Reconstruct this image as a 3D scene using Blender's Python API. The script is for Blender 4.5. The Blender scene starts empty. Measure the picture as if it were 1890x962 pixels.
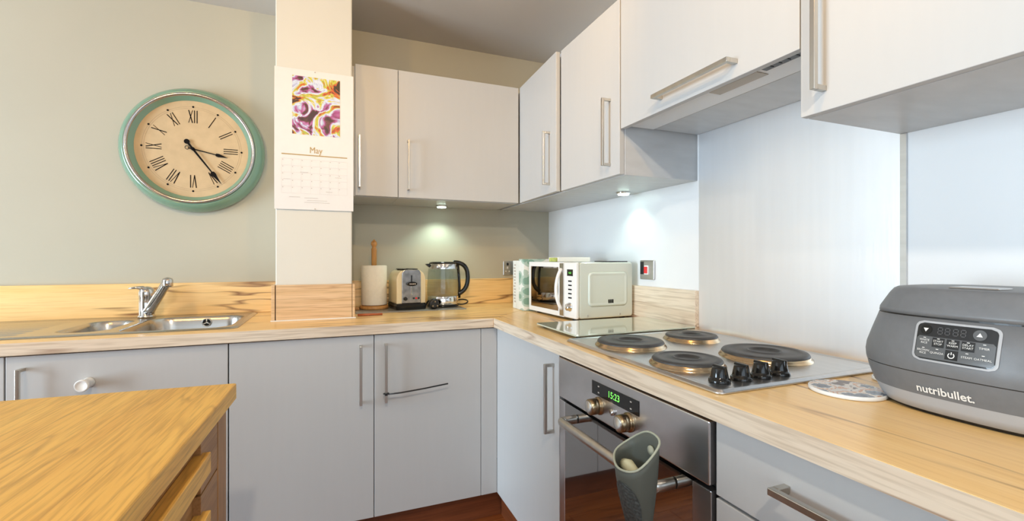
import bpy, bmesh, math, random
from mathutils import Vector, Matrix
random.seed(7)
R = math.radians
PI = math.pi
SC = bpy.context.scene
COL = SC.collection

# ------------------------------------------------------------------ camera
CAM = (-1.1842, -2.3848, 1.1548)
YAW = 21.7646
cd = bpy.data.cameras.new('camera')
cam = bpy.data.objects.new('camera', cd)
COL.objects.link(cam)
cam.location = CAM
cam.rotation_euler = (R(90), 0, R(-YAW))
cd.sensor_fit = 'HORIZONTAL'
cd.sensor_width = 36.0
cd.lens = 36.0 * 835.474 / 1890.0
cd.shift_y = -(481.0 - 476.81) / 1890.0
cd.clip_start = 0.02
SC.camera = cam

# ------------------------------------------------------------------ world, lights, exposure
w = bpy.data.worlds.new('sky')
SC.world = w
w.use_nodes = True
w.node_tree.nodes['Background'].inputs[0].default_value = (0.75, 0.86, 1.0, 1)
w.node_tree.nodes['Background'].inputs[1].default_value = 1.0
SC.view_settings.view_transform = 'Standard'
SC.view_settings.look = 'None'
SC.view_settings.gamma = 1.0
SC.view_settings.use_curve_mapping = False
SC.view_settings.exposure = 0.18

ZC = 2.2924      # ceiling
FL = 0.05        # floor
XL = -5.0        # left wall
YR = -4.6        # rear wall
DAY = (0.69, 0.86, 1.0)
WARM = (1.0, 0.58, 0.16)


def area(name, loc, rot, sx, sy, power, color):
    l = bpy.data.lights.new(name, 'AREA')
    l.shape = 'RECTANGLE'
    l.size, l.size_y = sx, sy
    l.energy = power
    l.color = color
    o = bpy.data.objects.new(name, l)
    o.location = loc
    o.rotation_euler = rot
    COL.objects.link(o)
    return o


# daylight entering by the glazed door in the left wall, plus fill at an unseen, added rear window
area('daylight_glazed_door', (XL - 0.03, -1.65, 1.13), (R(90), 0, R(-90)), 1.3, 1.9, 172, DAY)
area('rear_window_fill', (-1.7, YR - 0.03, 1.35), (R(90), 0, 0), 2.6, 1.5, 18, DAY)


def ceiling_lamp(loc, target, power, cone, blend, color, radius=0.035):
    l = bpy.data.lights.new('ceiling_spot_light', 'SPOT')
    l.energy = power
    l.color = color
    l.spot_size = R(cone)
    l.spot_blend = blend
    l.shadow_soft_size = radius
    o = bpy.data.objects.new('ceiling_spot_light', l)
    o.location = loc
    d = Vector(target) - Vector(loc)
    o.rotation_euler = d.to_track_quat('-Z', 'Y').to_euler()
    COL.objects.link(o)


# (position, aim, watts, cone, colour)
NEUTRAL = (1.0, 0.87, 0.70)
SPOTS = [((-0.95, -1.52, 2.20), (-0.62, -0.4, 1.95), 16, 114, WARM), ((-2.15, -1.65, 2.20), (-2.05, -0.3, 1.80), 25, 108, WARM),
         ((-1.25, -2.85, 2.20), (-0.75, -1.95, 0.9), 49, 125, NEUTRAL), ((-0.95, -2.05, 2.20), (-0.3, -1.60, 1.95), 14, 104, WARM)]  # added: rear spot to brighten the worktop, last one to warm the hood door
for p, t, e, c, k in SPOTS:
    ceiling_lamp(p, t, e, c, 0.7, k)

# ------------------------------------------------------------------ node materials
MATS = {}


def new_mat(name):
    m = bpy.data.materials.new(name)
    m.use_nodes = True
    nt = m.node_tree
    b = nt.nodes['Principled BSDF']
    MATS[name] = m
    return m, nt, b


def plain(name, col, rough=0.5, metal=0.0, noise=0.0, nscale=40.0, bump=0.0, bscale=200.0, coat=0.0, stretch=None, emis=0.0, ecol=None, spec=0.5, aniso=0.0):
    m, nt, b = new_mat(name)
    b.inputs['Base Color'].default_value = (*col, 1)
    b.inputs['Roughness'].default_value = rough
    b.inputs['Metallic'].default_value = metal
    b.inputs['Specular IOR Level'].default_value = spec
    b.inputs['Coat Weight'].default_value = coat
    b.inputs['Coat Roughness'].default_value = 0.1
    if aniso:
        b.inputs['Anisotropic'].default_value = aniso
    if emis:
        b.inputs['Emission Color'].default_value = (*(ecol or col), 1)
        b.inputs['Emission Strength'].default_value = emis
    tc = nt.nodes.new('ShaderNodeTexCoord')
    mp = nt.nodes.new('ShaderNodeMapping')
    if stretch:
        mp.inputs['Scale'].default_value = stretch
    nt.links.new(tc.outputs['Object'], mp.inputs[0])
    n = nt.nodes.new('ShaderNodeTexNoise')
    n.inputs['Scale'].default_value = nscale
    n.inputs['Detail'].default_value = 4
    nt.links.new(mp.outputs[0], n.inputs['Vector'])
    r = nt.nodes.new('ShaderNodeValToRGB')
    k = noise
    r.color_ramp.elements[0].position = 0.3
    r.color_ramp.elements[1].position = 0.7
    r.color_ramp.elements[0].color = (*[max(0, c * (1 - k)) for c in col], 1)
    r.color_ramp.elements[1].color = (*[min(1, c * (1 + k)) for c in col], 1)
    nt.links.new(n.outputs['Fac'], r.inputs[0])
    nt.links.new(r.outputs[0], b.inputs['Base Color'])
    if bump:
        n2 = nt.nodes.new('ShaderNodeTexNoise')
        n2.inputs['Scale'].default_value = bscale
        nt.links.new(mp.outputs[0], n2.inputs['Vector'])
        bp = nt.nodes.new('ShaderNodeBump')
        bp.inputs['Strength'].default_value = bump
        bp.inputs['Distance'].default_value = 0.002
        nt.links.new(n2.outputs['Fac'], bp.inputs['Height'])
        nt.links.new(bp.outputs[0], b.inputs['Normal'])
    return m


def wood(name, axis, base, mid, dark, rough=0.35, gs=1.0, streak=0.5, coat=0.0, rand=False, fine=0.80):
    """long grain along `axis`; streaks of a darker heartwood"""
    m, nt, b = new_mat(name)
    b.inputs['Roughness'].default_value = rough
    b.inputs['Coat Weight'].default_value = coat
    b.inputs['Coat Roughness'].default_value = 0.15
    L = nt.links.new
    tc = nt.nodes.new('ShaderNodeTexCoord')
    src = tc.outputs['Object']
    if rand:
        oi = nt.nodes.new('ShaderNodeObjectInfo')
        ad = nt.nodes.new('ShaderNodeVectorMath')
        ad.operation = 'MULTIPLY_ADD'
        cb = nt.nodes.new('ShaderNodeCombineXYZ')
        for i in range(3):
            L(oi.outputs['Random'], cb.inputs[i])
        L(cb.outputs[0], ad.inputs[0])
        ad.inputs[1].default_value = (9, 17, 5)
        L(src, ad.inputs[2])
        src = ad.outputs[0]

    def mapped(sl, sc):
        mp = nt.nodes.new('ShaderNodeMapping')
        s = [sc, sc, sc]
        s['xyz'.index(axis)] = sl
        mp.inputs['Scale'].default_value = s
        L(src, mp.inputs[0])
        return mp.outputs[0]
    n1 = nt.nodes.new('ShaderNodeTexNoise')
    n1.inputs['Scale'].default_value = 1.0
    n1.inputs['Detail'].default_value = 5
    n1.inputs['Distortion'].default_value = 0.6
    L(mapped(1.3 * gs, 22 * gs), n1.inputs['Vector'])
    r1 = nt.nodes.new('ShaderNodeValToRGB')
    e = r1.color_ramp.elements
    e[0].position, e[1].position = 0.32, 0.68
    e[0].color = (*mid, 1)
    e[1].color = (*base, 1)
    L(n1.outputs['Fac'], r1.inputs[0])
    # heartwood streaks
    n2 = nt.nodes.new('ShaderNodeTexNoise')
    n2.inputs['Scale'].default_value = 1.0
    n2.inputs['Detail'].default_value = 3
    n2.inputs['Distortion'].default_value = 0.1
    L(mapped(0.8 * gs, 9 * gs), n2.inputs['Vector'])
    mt = nt.nodes.new('ShaderNodeMath')
    mt.operation = 'PINGPONG'
    mt.inputs[1].default_value = 0.07
    L(n2.outputs['Fac'], mt.inputs[0])
    r2 = nt.nodes.new('ShaderNodeValToRGB')
    r2.color_ramp.elements[0].position = 0.0
    r2.color_ramp.elements[1].position = 0.016
    r2.color_ramp.elements[0].color = (streak, streak, streak, 1)
    r2.color_ramp.elements[1].color = (0, 0, 0, 1)
    L(mt.outputs[0], r2.inputs[0])
    n4 = nt.nodes.new('ShaderNodeTexNoise')
    n4.inputs['Scale'].default_value = 1.0
    L(mapped(2.2 * gs, 5 * gs), n4.inputs['Vector'])
    r4 = nt.nodes.new('ShaderNodeValToRGB')
    r4.color_ramp.elements[0].position = 0.40
    r4.color_ramp.elements[1].position = 0.54
    L(n4.outputs['Fac'], r4.inputs[0])
    mu = nt.nodes.new('ShaderNodeMath')
    mu.operation = 'MULTIPLY'
    L(r2.outputs[0], mu.inputs[0])
    L(r4.outputs[0], mu.inputs[1])
    mx = nt.nodes.new('ShaderNodeMix')
    mx.data_type = 'RGBA'
    L(mu.outputs[0], mx.inputs[0])
    L(r1.outputs[0], mx.inputs[6])
    mx.inputs[7].default_value = (*dark, 1)
    out = mx.outputs[2]
    if fine:
        n3 = nt.nodes.new('ShaderNodeTexNoise')
        n3.inputs['Scale'].default_value = 1.0
        n3.inputs['Detail'].default_value = 2
        L(mapped(7 * gs, 170 * gs), n3.inputs['Vector'])
        r3 = nt.nodes.new('ShaderNodeValToRGB')
        r3.color_ramp.elements[0].position = 0.35
        r3.color_ramp.elements[1].position = 0.55
        r3.color_ramp.elements[0].color = (fine, fine * 0.96, fine * 0.92, 1)
        r3.color_ramp.elements[1].color = (1, 1, 1, 1)
        L(n3.outputs['Fac'], r3.inputs[0])
        m2 = nt.nodes.new('ShaderNodeMix')
        m2.data_type = 'RGBA'
        m2.blend_type = 'MULTIPLY'
        m2.inputs[0].default_value = 1.0
        L(out, m2.inputs[6])
        L(r3.outputs[0], m2.inputs[7])
        out = m2.outputs[2]
    L(out, b.inputs['Base Color'])
    return m


def thin_glass(name, tint, gloss=0.02, ior=1.45):
    m, nt, b = new_mat(name)
    nt.nodes.remove(b)
    o = nt.nodes['Material Output']
    t = nt.nodes.new('ShaderNodeBsdfTransparent')
    t.inputs[0].default_value = (*tint, 1)
    g = nt.nodes.new('ShaderNodeBsdfGlossy')
    g.inputs['Roughness'].default_value = gloss
    lw = nt.nodes.new('ShaderNodeLayerWeight')
    lw.inputs['Blend'].default_value = 0.5
    pw = nt.nodes.new('ShaderNodeMath')
    pw.operation = 'POWER'
    pw.inputs[1].default_value = 4.0
    nt.links.new(lw.outputs['Facing'], pw.inputs[0])
    f = nt.nodes.new('ShaderNodeMath')
    f.operation = 'MULTIPLY_ADD'
    f.inputs[1].default_value = 0.55
    f.inputs[2].default_value = 0.05
    nt.links.new(pw.outputs[0], f.inputs[0])
    mx = nt.nodes.new('ShaderNodeMixShader')
    nt.links.new(f.outputs[0], mx.inputs[0])
    nt.links.new(t.outputs[0], mx.inputs[1])
    nt.links.new(g.outputs[0], mx.inputs[2])
    nt.links.new(mx.outputs[0], o.inputs[0])
    return m


M_WALL = plain('wall_paint', (0.475, 0.445, 0.355), 0.75, noise=0.02, nscale=3, bump=0.08, bscale=160)
M_WALLR = plain('wall_white', (0.78, 0.79, 0.80), 0.35, noise=0.015, nscale=4, bump=0.03, bscale=120)
M_CEIL = plain('ceiling_paint', (0.56, 0.52, 0.47), 0.8, noise=0.02, nscale=2)
M_PILLAR = plain('wall_paint_lit', (0.67, 0.66, 0.60), 0.6, noise=0.015, nscale=4, bump=0.06, bscale=150)  # back wall's paint, lightened to carry the stronger light on the pillar
M_DOOR = plain('door_laminate', (0.50, 0.498, 0.492), 0.42, noise=0.008, nscale=60, stretch=(1, 1, 0.08), bump=0.02, bscale=300)
M_CARC = plain('carcass_board', (0.50, 0.50, 0.50), 0.5, noise=0.02)
M_UNDER = plain('carcass_underside', (0.52, 0.53, 0.54), 0.35, noise=0.06, nscale=30, stretch=(0.3, 1, 1))
M_DARK = plain('dark_gap', (0.02, 0.018, 0.016), 0.7)
M_STEEL = plain('brushed_steel', (0.62, 0.61, 0.60), 0.28, 1.0, noise=0.05, nscale=60, stretch=(1, 0.05, 1))
M_SINK = plain('sink_steel', (0.50, 0.475, 0.44), 0.26, 1.0, noise=0.04, nscale=60, stretch=(0.06, 1, 1))
M_HANDLE = plain('handle_nickel', (0.56, 0.53, 0.48), 0.3, 1.0, noise=0.06, nscale=50, stretch=(1, 1, 0.1))
M_TAP = plain('tap_chrome', (0.55, 0.53, 0.51), 0.14, 1.0)
M_BEZEL = plain('bezel_chrome', (0.46, 0.43, 0.43), 0.16, 1.0)
M_CHROME = plain('chrome', (0.78, 0.77, 0.76), 0.1, 1.0)
M_SPLASH = plain('splash_steel', (0.86, 0.87, 0.89), 0.40, 0.75, noise=0.015, nscale=45, stretch=(1, 1, 0.06), bump=0.04, bscale=260)
M_OVEN = plain('oven_steel', (0.62, 0.62, 0.635), 0.32, 1.0, noise=0.08, nscale=14, stretch=(1, 0.6, 1))
M_OVENGLASS = plain('oven_glass', (0.012, 0.012, 0.012), 0.03, 0.0, coat=1.0, spec=1.0)
M_OVENGLASS.node_tree.nodes['Principled BSDF'].inputs['IOR'].default_value = 2.3
M_BLACK = plain('black_plastic', (0.012, 0.012, 0.013), 0.3)
M_BLACKG = plain('black_gloss', (0.01, 0.01, 0.01), 0.12)
M_BRONZE = plain('bronze_metal', (0.42, 0.32, 0.20), 0.28, 1.0)
M_WHITE = plain('white_plastic', (0.82, 0.82, 0.80), 0.3)
M_WTOPX = wood('worktop_wood', 'x', (0.94, 0.66, 0.31), (0.88, 0.57, 0.23), (0.22, 0.09, 0.03), 0.28, streak=0.9, fine=0.92)
M_WTOPY = wood('worktop_wood_y', 'y', (0.94, 0.66, 0.31), (0.88, 0.57, 0.23), (0.22, 0.09, 0.03), 0.28, streak=0.9, fine=0.92)
M_EDGEX = wood('edge_wood', 'x', (0.78, 0.67, 0.53), (0.68, 0.54, 0.40), (0.25, 0.12, 0.06), 0.4, streak=0.8)
M_EDGEY = wood('edge_wood_y', 'y', (0.78, 0.67, 0.53), (0.68, 0.54, 0.40), (0.25, 0.12, 0.06), 0.4, streak=0.8)
M_BOXW = wood('box_wood', 'x', (0.76, 0.54, 0.32), (0.66, 0.43, 0.22), (0.40, 0.20, 0.08), 0.45, streak=0.5)
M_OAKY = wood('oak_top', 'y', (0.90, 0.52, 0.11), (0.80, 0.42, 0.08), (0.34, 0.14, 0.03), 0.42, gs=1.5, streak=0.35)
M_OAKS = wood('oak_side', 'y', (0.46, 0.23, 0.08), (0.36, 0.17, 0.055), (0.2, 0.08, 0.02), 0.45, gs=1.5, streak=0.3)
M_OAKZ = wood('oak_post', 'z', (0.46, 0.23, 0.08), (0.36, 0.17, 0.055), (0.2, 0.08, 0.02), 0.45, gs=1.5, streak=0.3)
M_FLOOR = wood('floor_wood', 'x', (0.40, 0.12, 0.03), (0.22, 0.055, 0.014), (0.06, 0.015, 0.005), 0.25, gs=1.0, streak=0.5, coat=0.3, rand=True)
M_PLINTH = wood('plinth_wood', 'x', (0.20, 0.055, 0.018), (0.13, 0.034, 0.010), (0.06, 0.015, 0.005), 0.4, streak=0.3)
M_PEG = wood('peg_wood', 'z', (0.62, 0.33, 0.11), (0.5, 0.24, 0.07), (0.3, 0.12, 0.03), 0.4, streak=0.2)
M_GREEN = plain('clock_green', (0.17, 0.295, 0.205), 0.22, noise=0.05, nscale=8, coat=0.6)
M_DIAL = plain('clock_dial', (0.56, 0.41, 0.235), 0.7, noise=0.06, nscale=25)
M_INK = plain('ink', (0.006, 0.005, 0.005), 0.6, spec=0.1)
M_INKG = plain('ink_pale', (0.50, 0.46, 0.42), 0.6)
M_GOLD = plain('ink_gold', (0.42, 0.29, 0.10), 0.5)
M_PAPER = plain('paper', (0.76, 0.75, 0.74), 0.55, noise=0.01)
M_CREAM = plain('cream_enamel', (0.76, 0.66, 0.44), 0.25, coat=0.4)
M_TOWEL = plain('paper_towel', (0.82, 0.76, 0.64), 0.9, noise=0.03, nscale=60, bump=0.25, bscale=220)
M_MWGREEN = plain('microwave_enamel', (0.62, 0.66, 0.60), 0.28, coat=0.3)
M_GREYD = plain('cooker_dark', (0.16, 0.168, 0.18), 0.42, noise=0.04, nscale=80, bump=0.05, bscale=600)
M_GREYL = plain('cooker_light', (0.42, 0.43, 0.45), 0.4)
M_PANEL = plain('cooker_panel', (0.02, 0.021, 0.023), 0.12)
M_BTN = plain('cooker_button', (0.10, 0.105, 0.11), 0.3)
M_SEG = plain('segment_off', (0.09, 0.09, 0.095), 0.4)
M_LED = plain('green_led', (0.1, 0.8, 0.1), 0.4, emis=1.1, ecol=(0.25, 1.0, 0.12))
M_RED = plain('red_switch', (0.75, 0.03, 0.03), 0.3)
M_SILI = plain('grey_green_silicone', (0.095, 0.105, 0.09), 0.55)
M_SILIL = plain('silicone_rim', (0.40, 0.42, 0.33), 0.55)
M_SILIP = plain('silicone_pattern', (0.055, 0.065, 0.065), 0.6, noise=0.5, nscale=220)
M_SOAP = plain('pale_sponge', (0.62, 0.60, 0.40), 0.8)
M_GLASS = thin_glass('clear_glass', (0.80, 0.83, 0.83))
M_BOARDG = plain('green_glass', (0.50, 0.55, 0.45), 0.06, noise=0.02, coat=1.0)
M_MWGLASS = plain('microwave_glass', (0.40, 0.33, 0.27), 0.03, 1.0)
M_MAT = plain('grey_mat', (0.28, 0.29, 0.28), 0.25, noise=0.05)
M_PLATE = plain('cast_iron', (0.045, 0.043, 0.042), 0.45, noise=0.25, nscale=60)
M_RING = plain('heated_ring', (0.50, 0.38, 0.24), 0.22, 1.0)
M_LENS = plain('lamp_lens', (0.9, 1.0, 0.95), 0.3, emis=9.0, ecol=(0.72, 1.0, 0.86))
M_SPOTL = plain('spot_lens', (1.0, 0.9, 0.7), 0.3, emis=6.0, ecol=WARM)
M_LAMPGL = plain('hood_lens', (0.42, 0.37, 0.30), 0.25)
M_STICK = plain('stick_red', (0.45, 0.12, 0.04), 0.4)
M_LEAFP = plain('book_white', (0.80, 0.82, 0.80), 0.4)
M_TIE = plain('black_nylon', (0.01, 0.01, 0.01), 0.4)


def leaf_mat():
    m, nt, b = new_mat('leaf_print')
    L = nt.links.new
    tc = nt.nodes.new('ShaderNodeTexCoord')
    mp = nt.nodes.new('ShaderNodeMapping')
    mp.inputs['Rotation'].default_value = (0, R(38), 0)
    mp.inputs['Scale'].default_value = (14, 14, 22)
    L(tc.outputs['Object'], mp.inputs[0])
    v = nt.nodes.new('ShaderNodeTexVoronoi')
    v.inputs['Scale'].default_value = 1.0
    L(mp.outputs[0], v.inputs['Vector'])
    r = nt.nodes.new('ShaderNodeValToRGB')
    r.color_ramp.interpolation = 'CONSTANT'
    e = r.color_ramp.elements
    e[0].color = (0.22, 0.38, 0.31, 1)
    e[1].position = 0.38
    e[1].color = (0.45, 0.58, 0.52, 1)
    n = e.new(0.58)
    n.color = (0.82, 0.84, 0.82, 1)
    L(v.outputs['Distance'], r.inputs[0])
    L(r.outputs[0], b.inputs['Base Color'])
    b.inputs['Roughness'].default_value = 0.4
    return m


def abstract_mat():
    """loose abstract brush colours of the calendar picture"""
    m, nt, b = new_mat('abstract_print')
    L = nt.links.new
    tc = nt.nodes.new('ShaderNodeTexCoord')
    n0 = nt.nodes.new('ShaderNodeTexNoise')
    n0.inputs['Scale'].default_value = 12
    n0.inputs['Detail'].default_value = 5
    n0.inputs['Distortion'].default_value = 1.3
    L(tc.outputs['Object'], n0.inputs['Vector'])
    r = nt.nodes.new('ShaderNodeValToRGB')
    r.color_ramp.interpolation = 'LINEAR'
    cols = [(0.35, (0.05, 0.02, 0.03)), (0.395, (0.12, 0.05, 0.04)), (0.415, (0.36, 0.06, 0.24)), (0.44, (0.46, 0.18, 0.40)), (0.455, (0.42, 0.48, 0.70)), (0.48, (0.70, 0.76, 0.87)), (0.505, (0.50, 0.58, 0.78)),
            (0.52, (0.72, 0.60, 0.06)), (0.545, (0.33, 0.42, 0.08)), (0.56, (0.68, 0.12, 0.03)), (0.585, (0.50, 0.10, 0.03)), (0.605, (0.05, 0.03, 0.02))]
    e = r.color_ramp.elements
    e[0].position, e[0].color = cols[0][0], (*cols[0][1], 1)
    e[1].position, e[1].color = cols[-1][0], (*cols[-1][1], 1)
    for p, c in cols[1:-1]:
        q = e.new(p)
        q.color = (*c, 1)
    L(n0.outputs['Fac'], r.inputs[0])
    L(r.outputs[0], b.inputs['Base Color'])
    b.inputs['Roughness'].default_value = 0.5
    return m


def coaster_mat():
    m, nt, b = new_mat('coaster_print')
    L = nt.links.new
    tc = nt.nodes.new('ShaderNodeTexCoord')
    v = nt.nodes.new('ShaderNodeTexVoronoi')
    v.inputs['Scale'].default_value = 24
    L(tc.outputs['Object'], v.inputs['Vector'])
    n = nt.nodes.new('ShaderNodeTexNoise')
    n.inputs['Scale'].default_value = 120
    L(tc.outputs['Object'], n.inputs['Vector'])
    ma = nt.nodes.new('ShaderNodeMath')
    ma.operation = 'MULTIPLY_ADD'
    ma.inputs[1].default_value = 0.35
    L(n.outputs['Fac'], ma.inputs[0])
    L(v.outputs['Distance'], ma.inputs[2])
    r = nt.nodes.new('ShaderNodeValToRGB')
    r.color_ramp.interpolation = 'CONSTANT'
    e = r.color_ramp.elements
    e[0].color = (0.07, 0.085, 0.12, 1)
    e[1].position = 0.92
    e[1].color = (0.10, 0.06, 0.05, 1)
    for p, c in ((0.38, (0.16, 0.19, 0.24)), (0.56, (0.70, 0.66, 0.60)), (0.66, (0.52, 0.27, 0.15)), (0.75, (0.62, 0.60, 0.58))):
        q = e.new(p)
        q.color = (*c, 1)
    L(ma.outputs[0], r.inputs[0])
    L(r.outputs[0], b.inputs['Base Color'])
    b.inputs['Roughness'].default_value = 0.25
    return m


M_LEAF = leaf_mat()
M_ART = abstract_mat()
M_COAST = coaster_mat()

# ------------------------------------------------------------------ mesh helpers
OFF = {}


class MB:
    def __init__(self):
        self.v, self.f, self.s = [], [], []

    def add(self, vs, fs, smooth=False):
        k = len(self.v)
        self.v += [tuple(p) for p in vs]
        self.f += [tuple(i + k for i in q) for q in fs]
        self.s += [smooth] * len(fs)
        return self

    def box(self, x0, x1, y0, y1, z0, z1):
        x0, x1 = min(x0, x1), max(x0, x1)
        y0, y1 = min(y0, y1), max(y0, y1)
        z0, z1 = min(z0, z1), max(z0, z1)
        vs = [(x, y, z) for z in (z0, z1) for y in (y0, y1) for x in (x0, x1)]
        return self.add(vs, [(0, 2, 3, 1), (4, 5, 7, 6), (0, 1, 5, 4), (2, 6, 7, 3), (0, 4, 6, 2), (1, 3, 7, 5)])

    def prism(self, pts, a0, a1, axis='z'):
        n = len(pts)
        def P(p, a):
            return {'z': (p[0], p[1], a), 'y': (p[0], a, p[1]), 'x': (a, p[0], p[1])}[axis]
        vs = [P(p, a0) for p in pts] + [P(p, a1) for p in pts]
        fs = [tuple(range(n - 1, -1, -1)), tuple(range(n, 2 * n))]
        fs += [(i, (i + 1) % n, n + (i + 1) % n, n + i) for i in range(n)]
        return self.add(vs, fs)

    def loft(self, rings, cap0=True, cap1=True, smooth=True):
        n = len(rings[0])
        vs = [p for r in rings for p in r]
        fs = []
        for j in range(len(rings) - 1):
            for i in range(n):
                fs.append((j * n + i, j * n + (i + 1) % n, (j + 1) * n + (i + 1) % n, (j + 1) * n + i))
        self.add(vs, fs, smooth)
        k = len(self.v) - len(vs)
        if cap0:
            self.f.append(tuple(k + i for i in range(n - 1, -1, -1)))
            self.s.append(False)
        if cap1:
            self.f.append(tuple(k + (len(rings) - 1) * n + i for i in range(n)))
            self.s.append(False)
        return self

    def lathe(self, prof, c, axis='z', n=40, cap=True, smooth=True):
        """prof: (radius, height) along axis from c"""
        rings = []
        for r, h in prof:
            ring = []
            for i in range(n):
                a = 2 * PI * i / n
                ca, sa = r * math.cos(a), r * math.sin(a)
                if axis == 'z':
                    ring.append((c[0] + ca, c[1] + sa, c[2] + h))
                elif axis == 'y':
                    ring.append((c[0] + ca, c[1] + h, c[2] + sa))
                else:
                    ring.append((c[0] + h, c[1] + ca, c[2] + sa))
            rings.append(ring)
        return self.loft(rings, cap, cap, smooth)

    def tube(self, path, r, n=10, closed=False, flat=1.0):
        P = [Vector(p) for p in path]
        rings = []
        prev = None
        for i, p in enumerate(P):
            if closed:
                t = P[(i + 1) % len(P)] - P[i - 1]
            else:
                t = P[min(i + 1, len(P) - 1)] - P[max(i - 1, 0)]
            t.normalize()
            up = Vector((0, 0, 1)) if abs(t.z) < 0.92 else Vector((1, 0, 0))
            if prev is None:
                s = t.cross(up).normalized()
            else:
                s = (prev - t * prev.dot(t)).normalized()
            prev = s
            q = s.cross(t).normalized()
            rr = r[i] if isinstance(r, (list, tuple)) else r
            rings.append([tuple(p + s * rr * math.cos(2 * PI * k / n) + q * rr * flat * math.sin(2 * PI * k / n)) for k in range(n)])
        if closed:
            rings.append(rings[0])
        return self.loft(rings, not closed, not closed)

    def build(self, name, mat, parent=None, bevel=0.0, seg=2, local=False, fix=True):
        me = bpy.data.meshes.new(name)
        off = Vector((0, 0, 0)) if (parent is None or local) else Vector(OFF[parent.name])
        me.from_pydata([tuple(Vector(v) - off) for v in self.v], [], self.f)
        me.polygons.foreach_set('use_smooth', self.s)
        if fix:
            bm = bmesh.new()
            bm.from_mesh(me)
            bmesh.ops.recalc_face_normals(bm, faces=bm.faces)
            bm.to_mesh(me)
            bm.free()
        me.materials.append(mat)
        o = bpy.data.objects.new(name, me)
        COL.objects.link(o)
        if parent is not None:
            o.parent = parent
            OFF[o.name] = OFF[parent.name] if not local else (0, 0, 0)
        else:
            OFF[o.name] = (0, 0, 0)
        if bevel:
            b = o.modifiers.new('bevel', 'BEVEL')
            b.width = bevel
            b.segments = seg
            b.limit_method = 'ANGLE'
            b.angle_limit = R(40)
        return o


def tag(o, label, cat, group=None):
    o['label'] = label
    o['category'] = cat
    if group:
        o['group'] = group
    return o


def thing(name, loc, label, cat, rz=0.0, group=None):
    o = bpy.data.objects.new(name, None)
    o.empty_display_size = 0.05
    o.location = loc
    o.rotation_euler = (0, 0, rz)
    COL.objects.link(o)
    OFF[o.name] = tuple(loc)
    return tag(o, label, cat, group)


def struct(o):
    o['kind'] = 'structure'
    return o


def B(*a):
    return MB().box(*a)


def smooth_path(pts, per=6):
    """open Catmull-Rom through pts (tuples of any length)"""
    out = []
    n = len(pts)
    for i in range(n - 1):
        P = [pts[max(i - 1, 0)], pts[i], pts[i + 1], pts[min(i + 2, n - 1)]]
        for k in range(per):
            t = k / per
            out.append(tuple(0.5 * (2 * b + (c - a) * t + (2 * a - 5 * b + 4 * c - d) * t * t + (3 * b - a - 3 * c + d) * t ** 3) for a, b, c, d in zip(*P)))
    out.append(tuple(pts[-1]))
    return out


def text_geo(s, size, bold=0.0, align='CENTER'):
    c = bpy.data.curves.new('text', 'FONT')
    c.body = s
    c.size = size
    c.align_x = align
    c.align_y = 'CENTER'
    c.offset = bold
    c.resolution_u = 3
    o = bpy.data.objects.new('text', c)
    COL.objects.link(o)
    dg = bpy.context.evaluated_depsgraph_get()
    me = bpy.data.meshes.new_from_object(o.evaluated_get(dg))
    vs = [tuple(v.co) for v in me.vertices]
    fs = [tuple(p.vertices) for p in me.polygons]
    bpy.data.objects.remove(o)
    bpy.data.curves.remove(c)
    bpy.data.meshes.remove(me)
    return vs, fs


def rrect(x0, x1, y0, y1, r, n=5):
    pts = []
    for cx, cy, a0 in ((x1 - r, y0 + r, -90), (x1 - r, y1 - r, 0), (x0 + r, y1 - r, 90), (x0 + r, y0 + r, 180)):
        for i in range(n + 1):
            a = R(a0 + 90 * i / n)
            pts.append((cx + r * math.cos(a), cy + r * math.sin(a)))
    return pts


# ------------------------------------------------------------------ constants of the room
ZT = 0.9065      # worktop top
ZB = 0.869       # worktop underside
WX, WY = -0.56, -0.6145     # worktop fronts (right run, back run)
DX, DY = -0.5377, -0.5955   # base door fronts
UX, UY = -0.3212, -0.3236   # wall-unit door fronts
ZU0, ZU1 = 1.4268, 1.9939   # wall-unit doors bottom / top
Y_OV0, Y_OV1 = -1.1575, -1.7575

# ------------------------------------------------------------------ setting
struct(B(XL - 0.12, 0.12, 0.0, 0.12, FL - 0.1, ZC).build('wall_back', M_WALL))
struct(B(0.0, 0.12, YR, 0.0, FL - 0.1, ZC).build('wall_right', M_WALLR))
wl = MB()
wl.box(XL - 0.12, XL, -0.95, 0.0, FL - 0.1, ZC).box(XL - 0.12, XL, YR, -2.35, FL - 0.1, ZC).box(XL - 0.12, XL, -2.35, -0.95, 2.16, ZC).box(XL - 0.12, XL, -2.35, -0.95, FL - 0.1, 0.08)
struct(wl.build('wall_left', M_WALL))
wr = MB()
wr.box(XL - 0.12, -3.05, YR - 0.12, YR, FL - 0.1, ZC).box(-0.35, 0.12, YR - 0.12, YR, FL - 0.1, ZC).box(-3.05, -0.35, YR - 0.12, YR, FL - 0.1, 0.58).box(-3.05, -0.35, YR - 0.12, YR, 2.12, ZC)
struct(wr.build('wall_rear', M_WALL))
struct(B(XL - 0.12, 0.12, YR - 0.12, 0.12, ZC, ZC + 0.1).build('ceiling', M_CEIL))
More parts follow.
